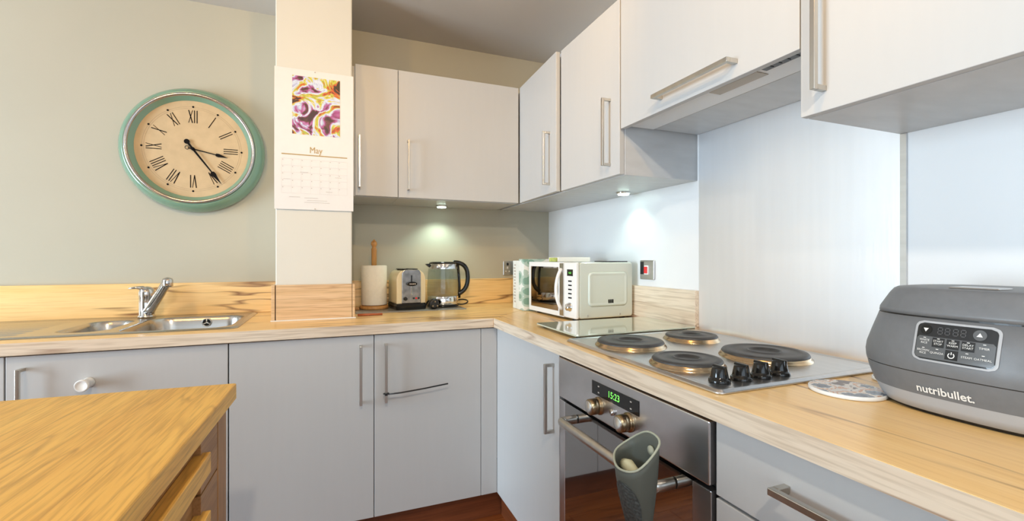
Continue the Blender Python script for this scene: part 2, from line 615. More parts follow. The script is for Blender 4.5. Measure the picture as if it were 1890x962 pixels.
# glazed door frame and frame of the added rear window
fr = MB()
for y in (-2.35, -1.67, -0.995):
    fr.box(XL - 0.02, XL + 0.03, y, y + 0.045, 0.08, 2.16)
fr.box(XL - 0.02, XL + 0.03, -2.35, -0.95, 0.08, 0.16).box(XL - 0.02, XL + 0.03, -2.35, -0.95, 2.11, 2.16)
struct(fr.build('door_1', M_WHITE))
fr = MB()
for x in (-3.05, -2.15, -1.25, -0.395):
    fr.box(x, x + 0.045, YR - 0.02, YR + 0.03, 0.58, 2.12)
fr.box(-3.05, -0.35, YR - 0.02, YR + 0.03, 0.58, 0.63).box(-3.05, -0.35, YR - 0.02, YR + 0.03, 2.07, 2.12)
struct(fr.build('window_1', M_WHITE))
# floor of separate planks
floor = struct(B(XL, 0.0, YR, 0.0, FL - 0.06, FL - 0.012).build('floor', M_DARK))
PW, PL = 0.125, 1.25
plank_me = None
row = 0
y = -0.42
while y > YR + PW:
    x = XL + 0.02 - (row * 0.43) % PL
    while x < -0.02:
        x0, x1 = max(x, XL + 0.002), min(x + PL - 0.002, -0.002)
        if x1 - x0 > 0.1:
            full = abs((x1 - x0) - (PL - 0.002)) < 1e-6
            if full and plank_me is not None:
                o = bpy.data.objects.new('plank', plank_me)
                COL.objects.link(o)
                o.parent = floor
            else:
                hl = (x1 - x0) / 2
                o = B(-hl, hl, -PW / 2 + 0.001, PW / 2 - 0.001, -0.011, 0).build('plank', M_FLOOR, floor, local=True)
                if full:
                    plank_me = o.data
            o.location = ((x0 + x1) / 2, y - PW / 2, FL)
        x += PL
    y -= PW
    row += 1
# boxed-in pillar in front of the back wall
struct(B(-1.389, -1.1035, -0.375, 0.0, ZT, ZC).build('pillar', M_PILLAR, bevel=0.004))

# ceiling spotlights; the rear and hood ones are added for their light
for i, (p, t, e, c, k) in enumerate(SPOTS):
    o = thing('ceiling_spotlight', (p[0], p[1], ZC - 0.06), ['white ceiling spotlight nearest the wall cabinets', 'white ceiling spotlight nearest the glazed door', 'added white ceiling spotlight at the rear, lighting the right worktop', 'added white ceiling spotlight warming the cooker hood'][i], 'spotlight', group='ceiling spotlights')
    MB().lathe([(0.05, 0), (0.05, -0.012)], (p[0], p[1], ZC), n=24).build('rose', M_WHITE, o)
    MB().lathe([(0.012, -0.012), (0.012, -0.03), (0.03, -0.03), (0.034, -0.055)], (p[0], p[1], ZC), n=20, cap=False).build('shade', M_WHITE, o)
    MB().lathe([(0.028, -0.036), (0.028, -0.038)], (p[0], p[1], ZC), n=20).build('lens', M_SPOTL, o)


# ------------------------------------------------------------------ handles
def bar_handle(parent, axis, face, pos, a0, a1, out=0.034, t=0.0095):
    """D handle; `axis` is the wall normal ('y' back run, 'x' right run); pos fixed coordinate, a0..a1 along the bar (vertical when tuple kind)"""
    m = MB()
    f1 = face - out
    if axis == 'y':       # vertical bar on a back-run door, pos = x
        m.box(pos - t / 2, pos + t / 2, f1, f1 + t, a0, a1)
        for z in (a0, a1 - t):
            m.box(pos - t / 2, pos + t / 2, f1 + t, face, z, z + t)
    elif axis == 'x':     # vertical bar on a right-run door, pos = y
        m.box(f1, f1 + t, pos - t / 2, pos + t / 2, a0, a1)
        for z in (a0, a1 - t):
            m.box(f1 + t, face, pos - t / 2, pos + t / 2, z, z + t)
    else:                 # horizontal bar on a right-run front, pos = z, a along y
        m.box(f1, f1 + t, a0, a1, pos - t / 2, pos + t / 2)
        for yy in (a0, a1 - t):
            m.box(f1 + t, face, yy, yy + t, pos - t / 2, pos + t / 2)
    return m.build('handle', M_HANDLE, parent, bevel=0.0012)


# ------------------------------------------------------------------ base cabinets, back run
def base_back(x0, x1, doors, label, name='base_cabinet'):
    o = thing(name, ((x0 + x1) / 2, -0.3, FL), label, 'cabinet')
    g = 0.0
    B(x0 + 0.001, x1 - 0.001, DY + 0.021, -0.004, 0.16, ZB - 0.004).build('body', M_DARK, o) if name == 'sink_cabinet_' else None
    m = MB()
    m.box(x0 + 0.001, x0 + 0.017, DY + 0.021, -0.004, 0.165, ZB - 0.003).box(x1 - 0.017, x1 - 0.001, DY + 0.021, -0.004, 0.165, ZB - 0.003)
    m.box(x0 + 0.017, x1 - 0.017, DY + 0.021, -0.004, 0.165, 0.181).box(x0 + 0.017, x1 - 0.017, -0.012, -0.004, 0.181, ZB - 0.003)
    m.build('body', M_DARK, o)
    for dx0, dx1, hx in doors:
        d = B(dx0, dx1, DY, DY + 0.018, 0.1716, ZB - 0.006).build('door', M_DOOR, o, bevel=0.0012)
        if hx is not None:
            bar_handle(d, 'y', DY, hx, 0.6095, 0.829)
    return o


base_back(-2.676, -2.0772, [(-2.674, -2.0782, None)], 'grey base cabinet left of the sink cabinet, cut by the picture edge')
sc_ = base_back(-2.0757, -1.510, [(-2.0742, -1.5112, -2.034)], 'grey cabinet under the sink with a white knob on its door', 'sink_cabinet')
sd = [c for c in sc_.children if c.name.startswith('door')][0]
kn = MB().lathe([(0.0165, 0.0), (0.0155, -0.004), (0.0150, -0.030), (0.0175, -0.036), (0.0185, -0.044), (0.0165, -0.048), (0.013, -0.0455), (0.0, -0.045)], (-1.882, DY, 0.770), axis='y', n=28)
kn.build('knob', M_WHITE, sd)
base_back(-1.5085, -0.609, [(-1.5072, -1.0345, -1.0825), (-1.0318, -0.6092, -0.9915)], 'grey double-door base cabinet below the toaster with two bar handles')
tag(B(-0.6072, -0.5382, DY, DY + 0.018, 0.1716, ZB - 0.006).build('filler_panel', M_DOOR, bevel=0.001), 'narrow grey filler panel in the inner corner of the base units', 'panel')
# zip tie on the handle
o = thing('cable_tie', (-0.9915, DY - 0.03, 0.645), 'black nylon cable tie looped on a base cabinet handle, tail sticking out', 'cable tie')
MB().tube([(-0.9915 + 0.010 * math.cos(a), DY - 0.0295 + 0.0085 * math.sin(a), 0.644) for a in [2 * PI * i / 16 for i in range(16)]], 0.0022, 8, closed=True).build('loop', M_TIE, o)
MB().tube([(-0.985, DY - 0.040, 0.644), (-0.94, DY - 0.045, 0.6465), (-0.85, DY - 0.046, 0.6535), (-0.758, DY - 0.044, 0.662)], 0.0028, 8).build('tail', M_TIE, o)
B(-0.998, -0.988, DY - 0.0435, DY - 0.0375, 0.640, 0.648).build('head', M_TIE, o)

# plinths
struct(B(-2.67, -0.502, -0.548, -0.532, FL, 0.163).build('trim_1', M_PLINTH))
struct(B(-0.502, -0.486, -2.6, -0.552, FL, 0.163).build('trim_2', wood('plinth_wood_y', 'y', (0.20, 0.055, 0.018), (0.13, 0.034, 0.010), (0.06, 0.015, 0.005), 0.4, streak=0.3)))


# ------------------------------------------------------------------ base cabinets, right run
def carcass_right(o, y0, y1, z0, z1, x0, x1=-0.004, mat=None):
    m = MB()
    m.box(x0, x1, y0 + 0.001, y0 + 0.017, z0, z1).box(x0, x1, y1 - 0.017, y1 - 0.001, z0, z1)
    m.box(x0, x1, y0 + 0.017, y1 - 0.017, z0, z0 + 0.016).box(x1 - 0.01, x1, y0 + 0.017, y1 - 0.017, z0 + 0.016, z1)
    return m.build('body', mat or M_DARK, o)


o = thing('corner_base_cabinet', (-0.28, -0.9, FL), 'grey corner base cabinet between the filler panel and the oven', 'cabinet')
carcass_right(o, -1.1555, -0.63, 0.165, ZB - 0.003, DX + 0.021)
d = B(DX, DX + 0.018, -1.154, -0.5962, 0.1716, ZB - 0.006).build('door', M_DOOR, o, bevel=0.0012)
bar_handle(d, 'x', DX, -1.118, 0.609, 0.826)

o = thing('drawer_cabinet', (-0.28, -2.16, FL), 'grey drawer cabinet right of the oven with a wide bar handle', 'cabinet')
carcass_right(o, -2.56, -1.7595, 0.165, ZB - 0.003, DX + 0.021)
for z0, z1 in ((0.7275, ZB - 0.006), (0.452, 0.7215), (0.1716, 0.446)):
    d = B(DX, DX + 0.018, -2.558, -1.7615, z0, z1).build('drawer', M_DOOR, o, bevel=0.0012)
    bar_handle(d, 'h', DX, 0.5 * (z0 + z1) + 0.008 if z1 > 0.8 else z1 - 0.07, -2.26, -1.893, out=0.036, t=0.011)

# ------------------------------------------------------------------ oven
ov = thing('built_in_oven', (-0.28, -1.4575, FL), 'stainless built-in electric oven with dark glass door under the hob', 'oven')
B(DX + 0.022, -0.02, Y_OV1 + 0.003, Y_OV0 - 0.003, 0.17, ZB - 0.006).build('body', M_DARK, ov)
pan = B(DX - 0.006, DX + 0.018, Y_OV1 + 0.006, Y_OV0 - 0.004, 0.738, 0.8565).build('control_panel', M_OVEN, ov, bevel=0.003)
XF = DX - 0.006
dsp = B(XF - 0.0012, XF, -1.549, -1.353, 0.7995, 0.834).build('display', M_BLACKG, pan)
vs, fs = text_geo('15:23', 0.023, 0.0)
MB().add([(XF - 0.0017, -1.452 - v[0], 0.8165 + v[1]) for v in vs], fs).build('clock_digits', M_LED, pan, fix=False)
for yy, s in ((-1.385, 1), (-1.385, -1), (-1.52, 1), (-1.52, -1)):
    B(XF - 0.0017, XF - 0.0012, yy - 0.003, yy + 0.003, 0.8165 + s * 0.008 - 0.0015, 0.8165 + s * 0.008 + 0.0015).build('display_mark', M_INKG, pan)
for yy in (-1.386, -1.512):
    k = MB().lathe([(0.0225, 0), (0.0225, -0.004), (0.0185, -0.005), (0.0185, -0.012), (0.0205, -0.013), (0.0195, -0.030), (0.017, -0.032)], (XF, yy, 0.775), axis='x', n=32).build('knob', M_BRONZE, ov)
    MB().lathe([(0.0165, -0.0321), (0.015, -0.0332), (0.0, -0.0332)], (XF, yy, 0.775), axis='x', n=32).build('knob_cap', M_STEEL, k)
MB().lathe([(0.0085, 0), (0.0085, -0.005), (0.0, -0.006)], (XF, -1.447, 0.778), axis='x', n=20).build('button', M_STEEL, ov)
XD = DX - 0.002
dr = MB()
dr.box(XD, XD + 0.02, Y_OV0 - 0.036, Y_OV0 - 0.004, 0.18, 0.728).box(XD, XD + 0.02, Y_OV1 + 0.006, Y_OV1 + 0.052, 0.18, 0.728).box(XD, XD + 0.02, Y_OV1 + 0.052, Y_OV0 - 0.036, 0.18, 0.21)
door = dr.build('door', M_OVEN, ov, bevel=0.0015)
B(XD + 0.0008, XD + 0.018, Y_OV1 + 0.0522, Y_OV0 - 0.0362, 0.2102, 0.7275).build('door_glass', M_OVENGLASS, door)
XH = DX - 0.052
ZH = 0.699
path = [(XD, -1.262, ZH), (XH + 0.018, -1.262, ZH), (XH + 0.005, -1.266, ZH), (XH, -1.28, ZH), (XH, -1.46, ZH), (XH, -1.636, ZH), (XH + 0.005, -1.650, ZH), (XH + 0.018, -1.654, ZH), (XD, -1.654, ZH)]
MB().tube(smooth_path(path), 0.0095, 14, flat=1.3).build('door_handle', M_HANDLE, door)

# ------------------------------------------------------------------ utensil caddy hung on the oven handle
# rim corner points: two in front, one high at the back; body tapers down towards the oven
def smooth_tri(pts, n=36):
    """closed Catmull-Rom through pts"""
    out = []
    k = len(pts)
    per = n // k
    for i in range(k):
        p0, p1, p2, p3 = [Vector(pts[(i + j - 1) % k]) for j in range(4)]
        for s in range(per):
            t = s / per
            out.append(0.5 * ((2 * p1) + (-p0 + p2) * t + (2 * p0 - 5 * p1 + 4 * p2 - p3) * t * t + (-p0 + 3 * p1 - 3 * p2 + p3) * t ** 3))
    return out


cad = thing('utensil_caddy', (-0.64, -1.66, 0.58), 'grey-green silicone caddy hooked over the oven door handle', 'caddy')
rim = smooth_tri([(-0.604, -1.655, 0.812), (-0.614, -1.612, 0.784), (-0.650, -1.610, 0.763), (-0.678, -1.660, 0.756), (-0.668, -1.708, 0.770), (-0.620, -1.708, 0.810)])
bot = smooth_tri([(-0.612, -1.655, 0.58), (-0.612, -1.645, 0.58), (-0.622, -1.672, 0.58), (-0.632, -1.655, 0.58), (-0.630, -1.668, 0.58), (-0.616, -1.668, 0.58)])
def ring_at(t, inset=0.0):
    tt = t ** 1.6
    r = []
    for a, b_ in zip(rim, bot):
        p = Vector((a.x + (b_.x - a.x) * tt, a.y + (b_.y - a.y) * tt, a.z + (b_.z - a.z) * t))
        r.append(p)
    c = sum(r, Vector()) / len(r)
    if inset:
        r = [p + (c - p).normalized() * inset for p in r]
    return [tuple(p) for p in r]
rings = [ring_at(t / 12) for t in range(13)]
inner = [ring_at(t / 12, 0.003) for t in range(11)]
MB().loft(list(reversed(rings)) + inner, True, True).build('cup', M_SILI, cad)
MB().tube([(p.x, p.y, p.z + 0.0005) for p in rim], 0.0022, 8, closed=True).build('rim', M_SILIL, cad)
# textured oval grip patch lying on the front-left side of the cup
def cup_point(t, fr):
    r = ring_at(t)
    n = len(r)
    k = fr * n
    i = int(k) % n
    f = k - int(k)
    return Vector(r[i]) * (1 - f) + Vector(r[(i + 1) % n]) * f
ctr = lambda t: sum((Vector(p) for p in ring_at(t)), Vector()) / 36
pv, pf = [], []
NU, NV = 16, 30
for j in range(NV + 1):
    tt = 0.13 + 0.72 * j / NV
    wv = math.sin(PI * min(1, max(0, (j + 0.6) / (NV + 1.2)))) ** 0.55
    for i in range(NU + 1):
        fr_ = 0.54 + 0.15 * wv * (i / NU * 2 - 1)
        p = cup_point(tt, fr_)
        nrm = (p - ctr(tt))
        nrm.z = 0
        bumpy = 0.0012 + 0.0006 * (math.sin(i * 2.1 + j * 1.3) * math.cos(j * 1.7 - i * 0.9))
        pv.append(tuple(p + nrm.normalized() * bumpy))
for j in range(NV):
    for i in range(NU):
        a = j * (NU + 1) + i
        pf.append((a, a + 1, a + NU + 2, a + NU + 1))
MB().add(pv, pf).build('grip_patch', M_SILIP, cad, fix=False)
MB().lathe([(0.009, 0), (0.009, -0.003), (0.0, -0.0035)], (-0.6115, -1.675, 0.785), axis='x', n=18).build('stud', M_SILIL, cad)
hk = MB().tube([(-0.612, -1.668, 0.725), (-0.606, -1.668, 0.728)], 0.006, 8)
hk.tube([(-0.602, -1.64, 0.75), (-0.589, -1.64, 0.7215), (-0.576, -1.64, 0.716), (-0.571, -1.64, 0.70), (-0.572, -1.64, 0.68)], 0.004, 8)
hk.build('hook', M_SILI, cad)
sp = MB()
spo = MB().tube([(-0.638, -1.625, 0.742), (-0.640, -1.64, 0.745), (-0.643, -1.668, 0.738)], [0.011, 0.0135, 0.012], 12)
tag(spo.build('sponge', M_SOAP), 'pale cream sponge lying inside the grey-green caddy', 'sponge')

# ------------------------------------------------------------------ worktops
SX0, SX1, SY0, SY1 = -2.44, -1.493, -0.541, -0.030     # sink plate
wt = thing('worktop', (-1.3, -0.3, ZB), 'light wood-effect worktop on the back run with the inset sink', 'worktop')
hx0, hx1, hy0, hy1 = SX0 + 0.02, SX1 - 0.02, SY0 + 0.018, SY1 - 0.018
m = MB()
m.box(-2.68, hx0, WY + 0.001, -0.001, ZB, ZT).box(hx0, hx1, WY + 0.001, hy0, ZB, ZT).box(hx0, hx1, hy1, -0.001, ZB, ZT)
m.prism([(hx1, WY + 0.001), (WX, WY + 0.001), (-0.003, -0.04), (-0.003, -0.001), (hx1, -0.001)], ZB, ZT)
m.build('top', M_WTOPX, wt, fix=True)
B(-2.68, WX - 0.001, WY, WY + 0.001, ZB, ZT - 0.0006).build('edge_strip', M_EDGEX, wt)
wt2 = thing('worktop', (-0.28, -1.5, ZB), 'light wood-effect worktop on the right run holding hob and rice cooker', 'worktop')
m = MB()
m.prism([(WX + 0.001, -2.62), (-0.001, -2.62), (-0.001, -0.0425), (WX + 0.001, WY - 0.001)], ZB, ZT)
m.build('top', M_WTOPY, wt2)
B(WX, WX + 0.001, -2.62, WY - 0.001, ZB, ZT - 0.0006).build('edge_strip', M_EDGEY, wt2)

# upstands
tag(B(-2.68, -1.4035, -0.02, -0.0005, ZT + 0.0005, 1.047).build('upstand', M_WTOPX, bevel=0.001), 'wood-effect upstand on the wall behind the sink', 'upstand')
tag(B(-1.09, -0.021, -0.02, -0.0005, ZT + 0.0005, 1.043).build('upstand', M_WTOPX, bevel=0.001), 'wood-effect upstand behind the toaster and kettle', 'upstand')
tag(B(-0.02, -0.0005, -1.170, -0.021, ZT + 0.0005, 1.042).build('upstand', M_EDGEY, bevel=0.001), 'pale wood-effect upstand behind the microwave, ending at the steel splashback', 'upstand')

# box round the pillar foot
o = thing('pillar_boxing', (-1.245, -0.2, ZT), 'pale wood boards boxing in the foot of the pillar', 'boxing')
B(-1.3862, -1.1045, -0.392, -0.377, ZT + 0.0005, 1.0485).build('front_board', M_BOXW, o, bevel=0.001)
B(-1.4022, -1.3898, -0.393, -0.022, ZT + 0.0005, 1.0485).build('side_board', M_BOXW, o, bevel=0.001)
B(-1.1025, -1.0925, -0.393, -0.022, ZT + 0.0005, 1.0485).build('side_board', M_BOXW, o, bevel=0.001)
m = MB().box(-1.405, -1.089, -0.396, -0.3925, ZT + 0.0002, ZT + 0.004)
m.build('sealant', M_WHITE, o)

# ------------------------------------------------------------------ sink: pressed steel sheet as one height field
snk = thing('sink', (-1.9, -0.28, ZT), 'stainless steel inset sink with one and a half bowls and drainer', 'sink')
def sd_rr(x, y, cx, cy, hx, hy, r):
    qx, qy = abs(x - cx) - hx + r, abs(y - cy) - hy + r
    return min(max(qx, qy), 0) + math.hypot(max(qx, 0), max(qy, 0)) - r
def sstep(t):
    t = max(0.0, min(1.0, t))
    return t * t * (3 - 2 * t)
def sink_z(x, y):
    z = 0.0045
    d = sd_rr(x, y, (SX0 + SX1) / 2, (SY0 + SY1) / 2, (SX1 - SX0) / 2, (SY1 - SY0) / 2, 0.045)
    z *= sstep((-d) / 0.012)
    z -= 0.003 * sstep((-d - 0.016) / 0.012)
    d1 = sd_rr(x, y, -1.692, -0.315, 0.165, 0.195, 0.075)
    z -= 0.150 * sstep((-d1) / 0.032)
    d2 = sd_rr(x, y, -1.968, -0.305, 0.072, 0.155, 0.06)
    z -= 0.105 * sstep((-d2) / 0.028)
    if x < -2.09:
        dd = sd_rr(x, y, -2.25, -0.285, 0.14, 0.19, 0.03)
        z -= sstep(-dd / 0.02) * (0.0025 + 0.0015 * math.sin((y + 0.28) * 2 * PI / 0.045))
    return z
GX, GY = 200, 116
vs = [(SX0 + (SX1 - SX0) * i / GX, SY0 + (SY1 - SY0) * j / GY) for j in range(GY + 1) for i in range(GX + 1)]
keep = {}
vv = []
for k, (x, y) in enumerate(vs):
    d = sd_rr(x, y, (SX0 + SX1) / 2, (SY0 + SY1) / 2, (SX1 - SX0) / 2, (SY1 - SY0) / 2, 0.03)
    if d <= 0.003:
        keep[k] = len(vv)
        vv.append((x, y, ZT + 0.0008 + sink_z(x, y)))
ff = []
for j in range(GY):
    for i in range(GX):
        q = [j * (GX + 1) + i, j * (GX + 1) + i + 1, (j + 1) * (GX + 1) + i + 1, (j + 1) * (GX + 1) + i]
        if all(t in keep for t in q):
            ff.append(tuple(keep[t] for t in q))
MB().add(vv, ff, True).build('basin', M_SINK, snk, fix=False)
# overflow in the back wall of the big bowl
of = MB().lathe([(0.0175, 0.004), (0.0175, -0.002), (0.0145, -0.003), (0.0145, 0.0)], (-1.672, -0.1335, 0.884), axis='y', n=28, cap=False)
for k in range(3):
    a = PI / 2 + k * 2 * PI / 3
    of.tube([(-1.672, -0.1355, 0.884), (-1.672 + 0.0145 * math.cos(a), -0.1355, 0.884 + 0.0145 * math.sin(a))], 0.0026, 6)
ofo = of.build('overflow', M_STEEL, snk)
MB().lathe([(0.0145, 0.0), (0.0, 0.0)], (-1.672, -0.1337, 0.884), axis='y', n=24, cap=False).build('overflow_hole', M_BLACK, ofo)
for x, y, z in ((-1.692, -0.315, 0.7585), (-1.968, -0.305, 0.804)):
    MB().lathe([(0.042, 0), (0.04, 0.003), (0.03, 0.002), (0.0, 0.0015)], (x, y, z), n=28, cap=False).build('waste', M_STEEL, snk)

# mixer tap
tp = thing('mixer_tap', (-1.893, -0.085, ZT + 0.003), 'chrome single-lever mixer tap at the back of the sink', 'tap')
tx, ty = -1.893, -0.085
MB().lathe([(0.031, 0.0062), (0.031, 0.010), (0.0265, 0.014), (0.0265, 0.088), (0.0275, 0.091), (0.0275, 0.108), (0.024, 0.120), (0.014, 0.129), (0.0, 0.132)], (tx, ty, ZT), n=28).build('body', M_TAP, tp)
lv = MB().tube([(tx + 0.004, ty, ZT + 0.114), (tx - 0.012, ty - 0.012, ZT + 0.126), (tx - 0.03, ty - 0.02, ZT + 0.128), (tx - 0.052, ty - 0.026, ZT + 0.126)], [0.018, 0.015, 0.009, 0.0055], 12, flat=0.6)
lv.build('lever', M_TAP, tp)
sp_ = MB().tube([(tx + 0.010, ty - 0.012, ZT + 0.030), (tx + 0.020, ty - 0.022, ZT + 0.042), (tx + 0.095, ty - 0.095, ZT + 0.150), (tx + 0.100, ty - 0.102, ZT + 0.158)], [0.021, 0.019, 0.0165, 0.015], 16)
so = sp_.build('spout', M_TAP, tp)
MB().lathe([(0.0165, -0.022), (0.0185, -0.018), (0.0185, 0.004), (0.015, 0.012), (0.0, 0.016)], (tx + 0.099, ty - 0.101, ZT + 0.156), n=22).build('aerator', M_TAP, so)

# ------------------------------------------------------------------ wall units
def wall_body(o, x0, x1, y0, y1, z0=1.4245, z1=1.990):
    b = B(x0, x1, y0, y1, z0, z1).build('body', M_UNDER, o, bevel=0.001)
    return b


wa = thing('wall_cabinet', (-1.0, -0.16, 1.421), 'cream-lit grey wall cabinet with a narrow door beside the pillar', 'cabinet')
wall_body(wa, -1.1025, -0.9082, UY + 0.0195, -0.001)
d = B(-1.0885, -0.9087, UY, UY + 0.018, ZU0, ZU1).build('door', M_DOOR, wa, bevel=0.0012)
bar_handle(d, 'y', UY, -1.072, 1.459, 1.682, t=0.008)
wb_ = thing('wall_cabinet', (-0.6, -0.16, 1.421), 'grey wall cabinet with one wide door above the kettle', 'cabinet')
wall_body(wb_, -0.9072, -0.3245, UY + 0.0195, -0.001)
d = B(-0.9058, -0.327, UY, UY + 0.018, ZU0, ZU1).build('door', M_DOOR, wb_, bevel=0.0012)
bar_handle(d, 'y', UY, -0.8645, 1.459, 1.682, t=0.008)
wc = thing('corner_wall_cabinet', (-0.16, -0.4, 1.421), 'grey corner wall cabinet, its narrow door slightly ajar', 'cabinet')
B(UX + 0.0195, -0.001, -0.7535, -0.001, 1.4245, 1.990).build('body', M_UNDER, wc, bevel=0.001)
dm = MB()
dm.box(UX, UX + 0.018, -0.747, -0.3265, ZU0, ZU1)
ang = R(2.2)
dv = []
for v in dm.v:      # swung open about the hinge side next to the back run
    dx, dy = v[0] - (UX + 0.018), v[1] + 0.3265
    dv.append((UX + 0.018 + dx * math.cos(ang) + dy * math.sin(ang), -0.3265 - dx * math.sin(ang) + dy * math.cos(ang), v[2]))
dm.v = dv
d = dm.build('door', M_DOOR, wc, bevel=0.0012)
bar_handle(d, 'x', UX - 0.0125, -0.683, 1.461, 1.684, t=0.009)
wd = thing('wall_cabinet', (-0.16, -0.95, 1.421), 'grey wall cabinet with a tall door next to the cooker hood', 'cabinet')
B(UX + 0.0195, -0.001, -1.1600, -0.7548, 1.4245, 1.990).build('body', M_UNDER, wd, bevel=0.001)
d = B(UX, UX + 0.018, -1.1585, -0.7575, ZU0, ZU1).build('door', M_DOOR, wd, bevel=0.0012)
bar_handle(d, 'x', UX, -1.105, 1.4615, 1.6855, t=0.009)
we = thing('wall_cabinet', (-0.16, -2.06, 1.421), 'grey wall cabinet above the rice cooker with a long vertical handle', 'cabinet')
B(UX + 0.0195, -0.001, -2.36, -1.7665, 1.4320, 1.990).build('body', M_UNDER, we, bevel=0.001)
d = B(UX, UX + 0.018, -2.358, -1.7645, 1.4325, ZU1).build('door', M_DOOR, we, bevel=0.0012)
bar_handle(d, 'x', UX, -1.8105, 1.469, 1.695, t=0.010)
# integrated cooker hood behind a lift-up door
hd = thing('cooker_hood', (-0.16, -1.46, 1.575), 'integrated cooker hood behind a wide grey lift-up door above the hob', 'hood')
B(UX + 0.0195, -0.001, -1.7635, -1.1625, 1.602, 1.990).build('body', M_UNDER, hd, bevel=0.001)
d = B(UX, UX + 0.018, -1.7615, -1.1645, 1.5704, ZU1).build('door', M_DOOR, hd, bevel=0.0012)
bar_handle(d, 'h', UX, 1.606, -1.615, -1.352, out=0.034, t=0.011)
B(UX + 0.021, -0.195, -1.760, -1.168, 1.580, 1.6015).build('front_panel', M_WALLR, hd, bevel=0.002)
B(-0.192, -0.006, -1.760, -1.168, 1.5815, 1.6015).build('filter_panel', M_UNDER, hd, bevel=0.002)
B(-0.286, -0.248, -1.635, -1.495, 1.5785, 1.5799).build('lamp_lens', M_LAMPGL, hd)
cs = B(-0.297, -0.270, -1.757, -1.648, 1.5782, 1.5799).build('control_strip', M_BLACKG, hd)
m = MB()
for k in range(4):
    yy = -1.665 - 0.02 * k
    m.box(-0.291, -0.276, yy - 0.006, yy + 0.006, 1.5772, 1.5782)
m.build('switch', M_BLACK, cs)

# under-cabinet lights
for i, (x, y) in enumerate(((-0.66, -0.10), (-0.075, -0.835))):
    o = thing('under_cabinet_light', (x, y, 1.424), ['small round light under the wall cabinet above the kettle', 'small round light under the wall cabinet beside the hood'][i], 'light', group='under-cabinet lights')
    MB().lathe([(0.029, 0), (0.029, -0.004), (0.026, -0.007)], (x, y, 1.4243), n=28).build('housing', M_CHROME, o)
    MB().lathe([(0.022, -0.007), (0.022, -0.011), (0.014, -0.0125)], (x, y, 1.4243), n=28).build('lens', M_LENS, o)
    l = bpy.data.lights.new('under_cabinet_lamp', 'SPOT')
    l.energy = 3.6 if i == 0 else 1.4
    l.color = (0.75, 1.0, 0.88)
    l.spot_size = R(125)
    l.spot_blend = 0.7
    l.shadow_soft_size = 0.018
    lo = bpy.data.objects.new('under_cabinet_lamp', l)
    lo.location = (x, y, 1.405)
    COL.objects.link(lo)

# ------------------------------------------------------------------ steel splashback with edge strip
o = thing('splashback', (-0.002, -1.47, ZT), 'brushed steel splashback panel on the wall behind the hob', 'splashback')
B(-0.004, -0.0003, -1.7675, -1.1712, ZT + 0.001, 1.601).build('sheet', M_SPLASH, o)
B(-0.006, -0.0003, -1.7795, -1.7677, ZT + 0.001, 1.4315).build('edge_strip', M_STEEL, o)

# ------------------------------------------------------------------ hob
hb = thing('electric_hob', (-0.285, -1.475, ZT), 'stainless electric hob with four solid hotplates and black knobs', 'hob')
hp = rrect(-0.534, -0.035, -1.766, -1.186, 0.014)
def off_rr(i):
    return rrect(-0.534 + i, -0.035 - i, -1.766 + i, -1.186 - i, max(0.014 - i, 0.004))
MB().loft([[(x, y, ZT + 0.0006) for x, y in hp], [(x, y, ZT + 0.004) for x, y in hp], [(x, y, ZT + 0.0085) for x, y in off_rr(0.006)], [(x, y, ZT + 0.0085) for x, y in off_rr(0.010)], [(x, y, ZT + 0.0065) for x, y in off_rr(0.018)]], smooth=False).build('plate', M_STEEL, hb, bevel=0.001)
for x, y, r in ((-0.412, -1.338, 0.090), (-0.186, -1.328, 0.0735), (-0.430, -1.573, 0.0765), (-0.198, -1.583, 0.096)):
    h = MB().lathe([(r, 0.0), (r, 0.006), (r - 0.003, 0.0095), (r * 0.80, 0.0105), (r * 0.79, 0.0098), (r * 0.42, 0.0098), (r * 0.41, 0.0108), (r * 0.36, 0.0108), (r * 0.33, 0.0060), (0.0, 0.0056)], (x, y, ZT + 0.0125), n=56, cap=False).build('hotplate', M_PLATE, hb)
    MB().lathe([(r + 0.007, 0.0065), (r + 0.006, 0.009), (r + 0.001, 0.0125), (r + 0.001, 0.0160), (r - 0.002, 0.0165)], (x, y, ZT), n=56, cap=False).build('trim_ring', M_RING, h)
for x, y in ((-0.478, -1.712), (-0.425, -1.716), (-0.371, -1.716), (-0.318, -1.716)):
    k = MB().lathe([(0.0205, 0.007), (0.0205, 0.011), (0.0185, 0.0135), (0.0175, 0.0135), (0.0165, 0.018), (0.0135, 0.033), (0.0125, 0.035), (0.0, 0.0355)], (x, y, ZT), n=28, cap=False).build('knob', M_BLACKG, hb)
    B(x - 0.0035, x + 0.0035, y - 0.0155, y + 0.0155, ZT + 0.018, ZT + 0.0385).build('grip', M_BLACKG, k, bevel=0.002)

# glass board left of the hob, on small feet
o = thing('glass_board', (-0.26, -1.02, ZT), 'pale green glass board lying between microwave and hob', 'board')
MB().prism(rrect(-0.497, -0.024, -1.183, -0.895, 0.012), ZT + 0.0095, ZT + 0.0145).build('pane', M_BOARDG, o, bevel=0.001)
for x, y in ((-0.47, -1.155), (-0.05, -1.155), (-0.47, -0.92), (-0.05, -0.92)):
    MB().lathe([(0.008, 0.0006), (0.008, 0.0094)], (x, y, ZT), n=14).build('foot', M_BLACK, o)

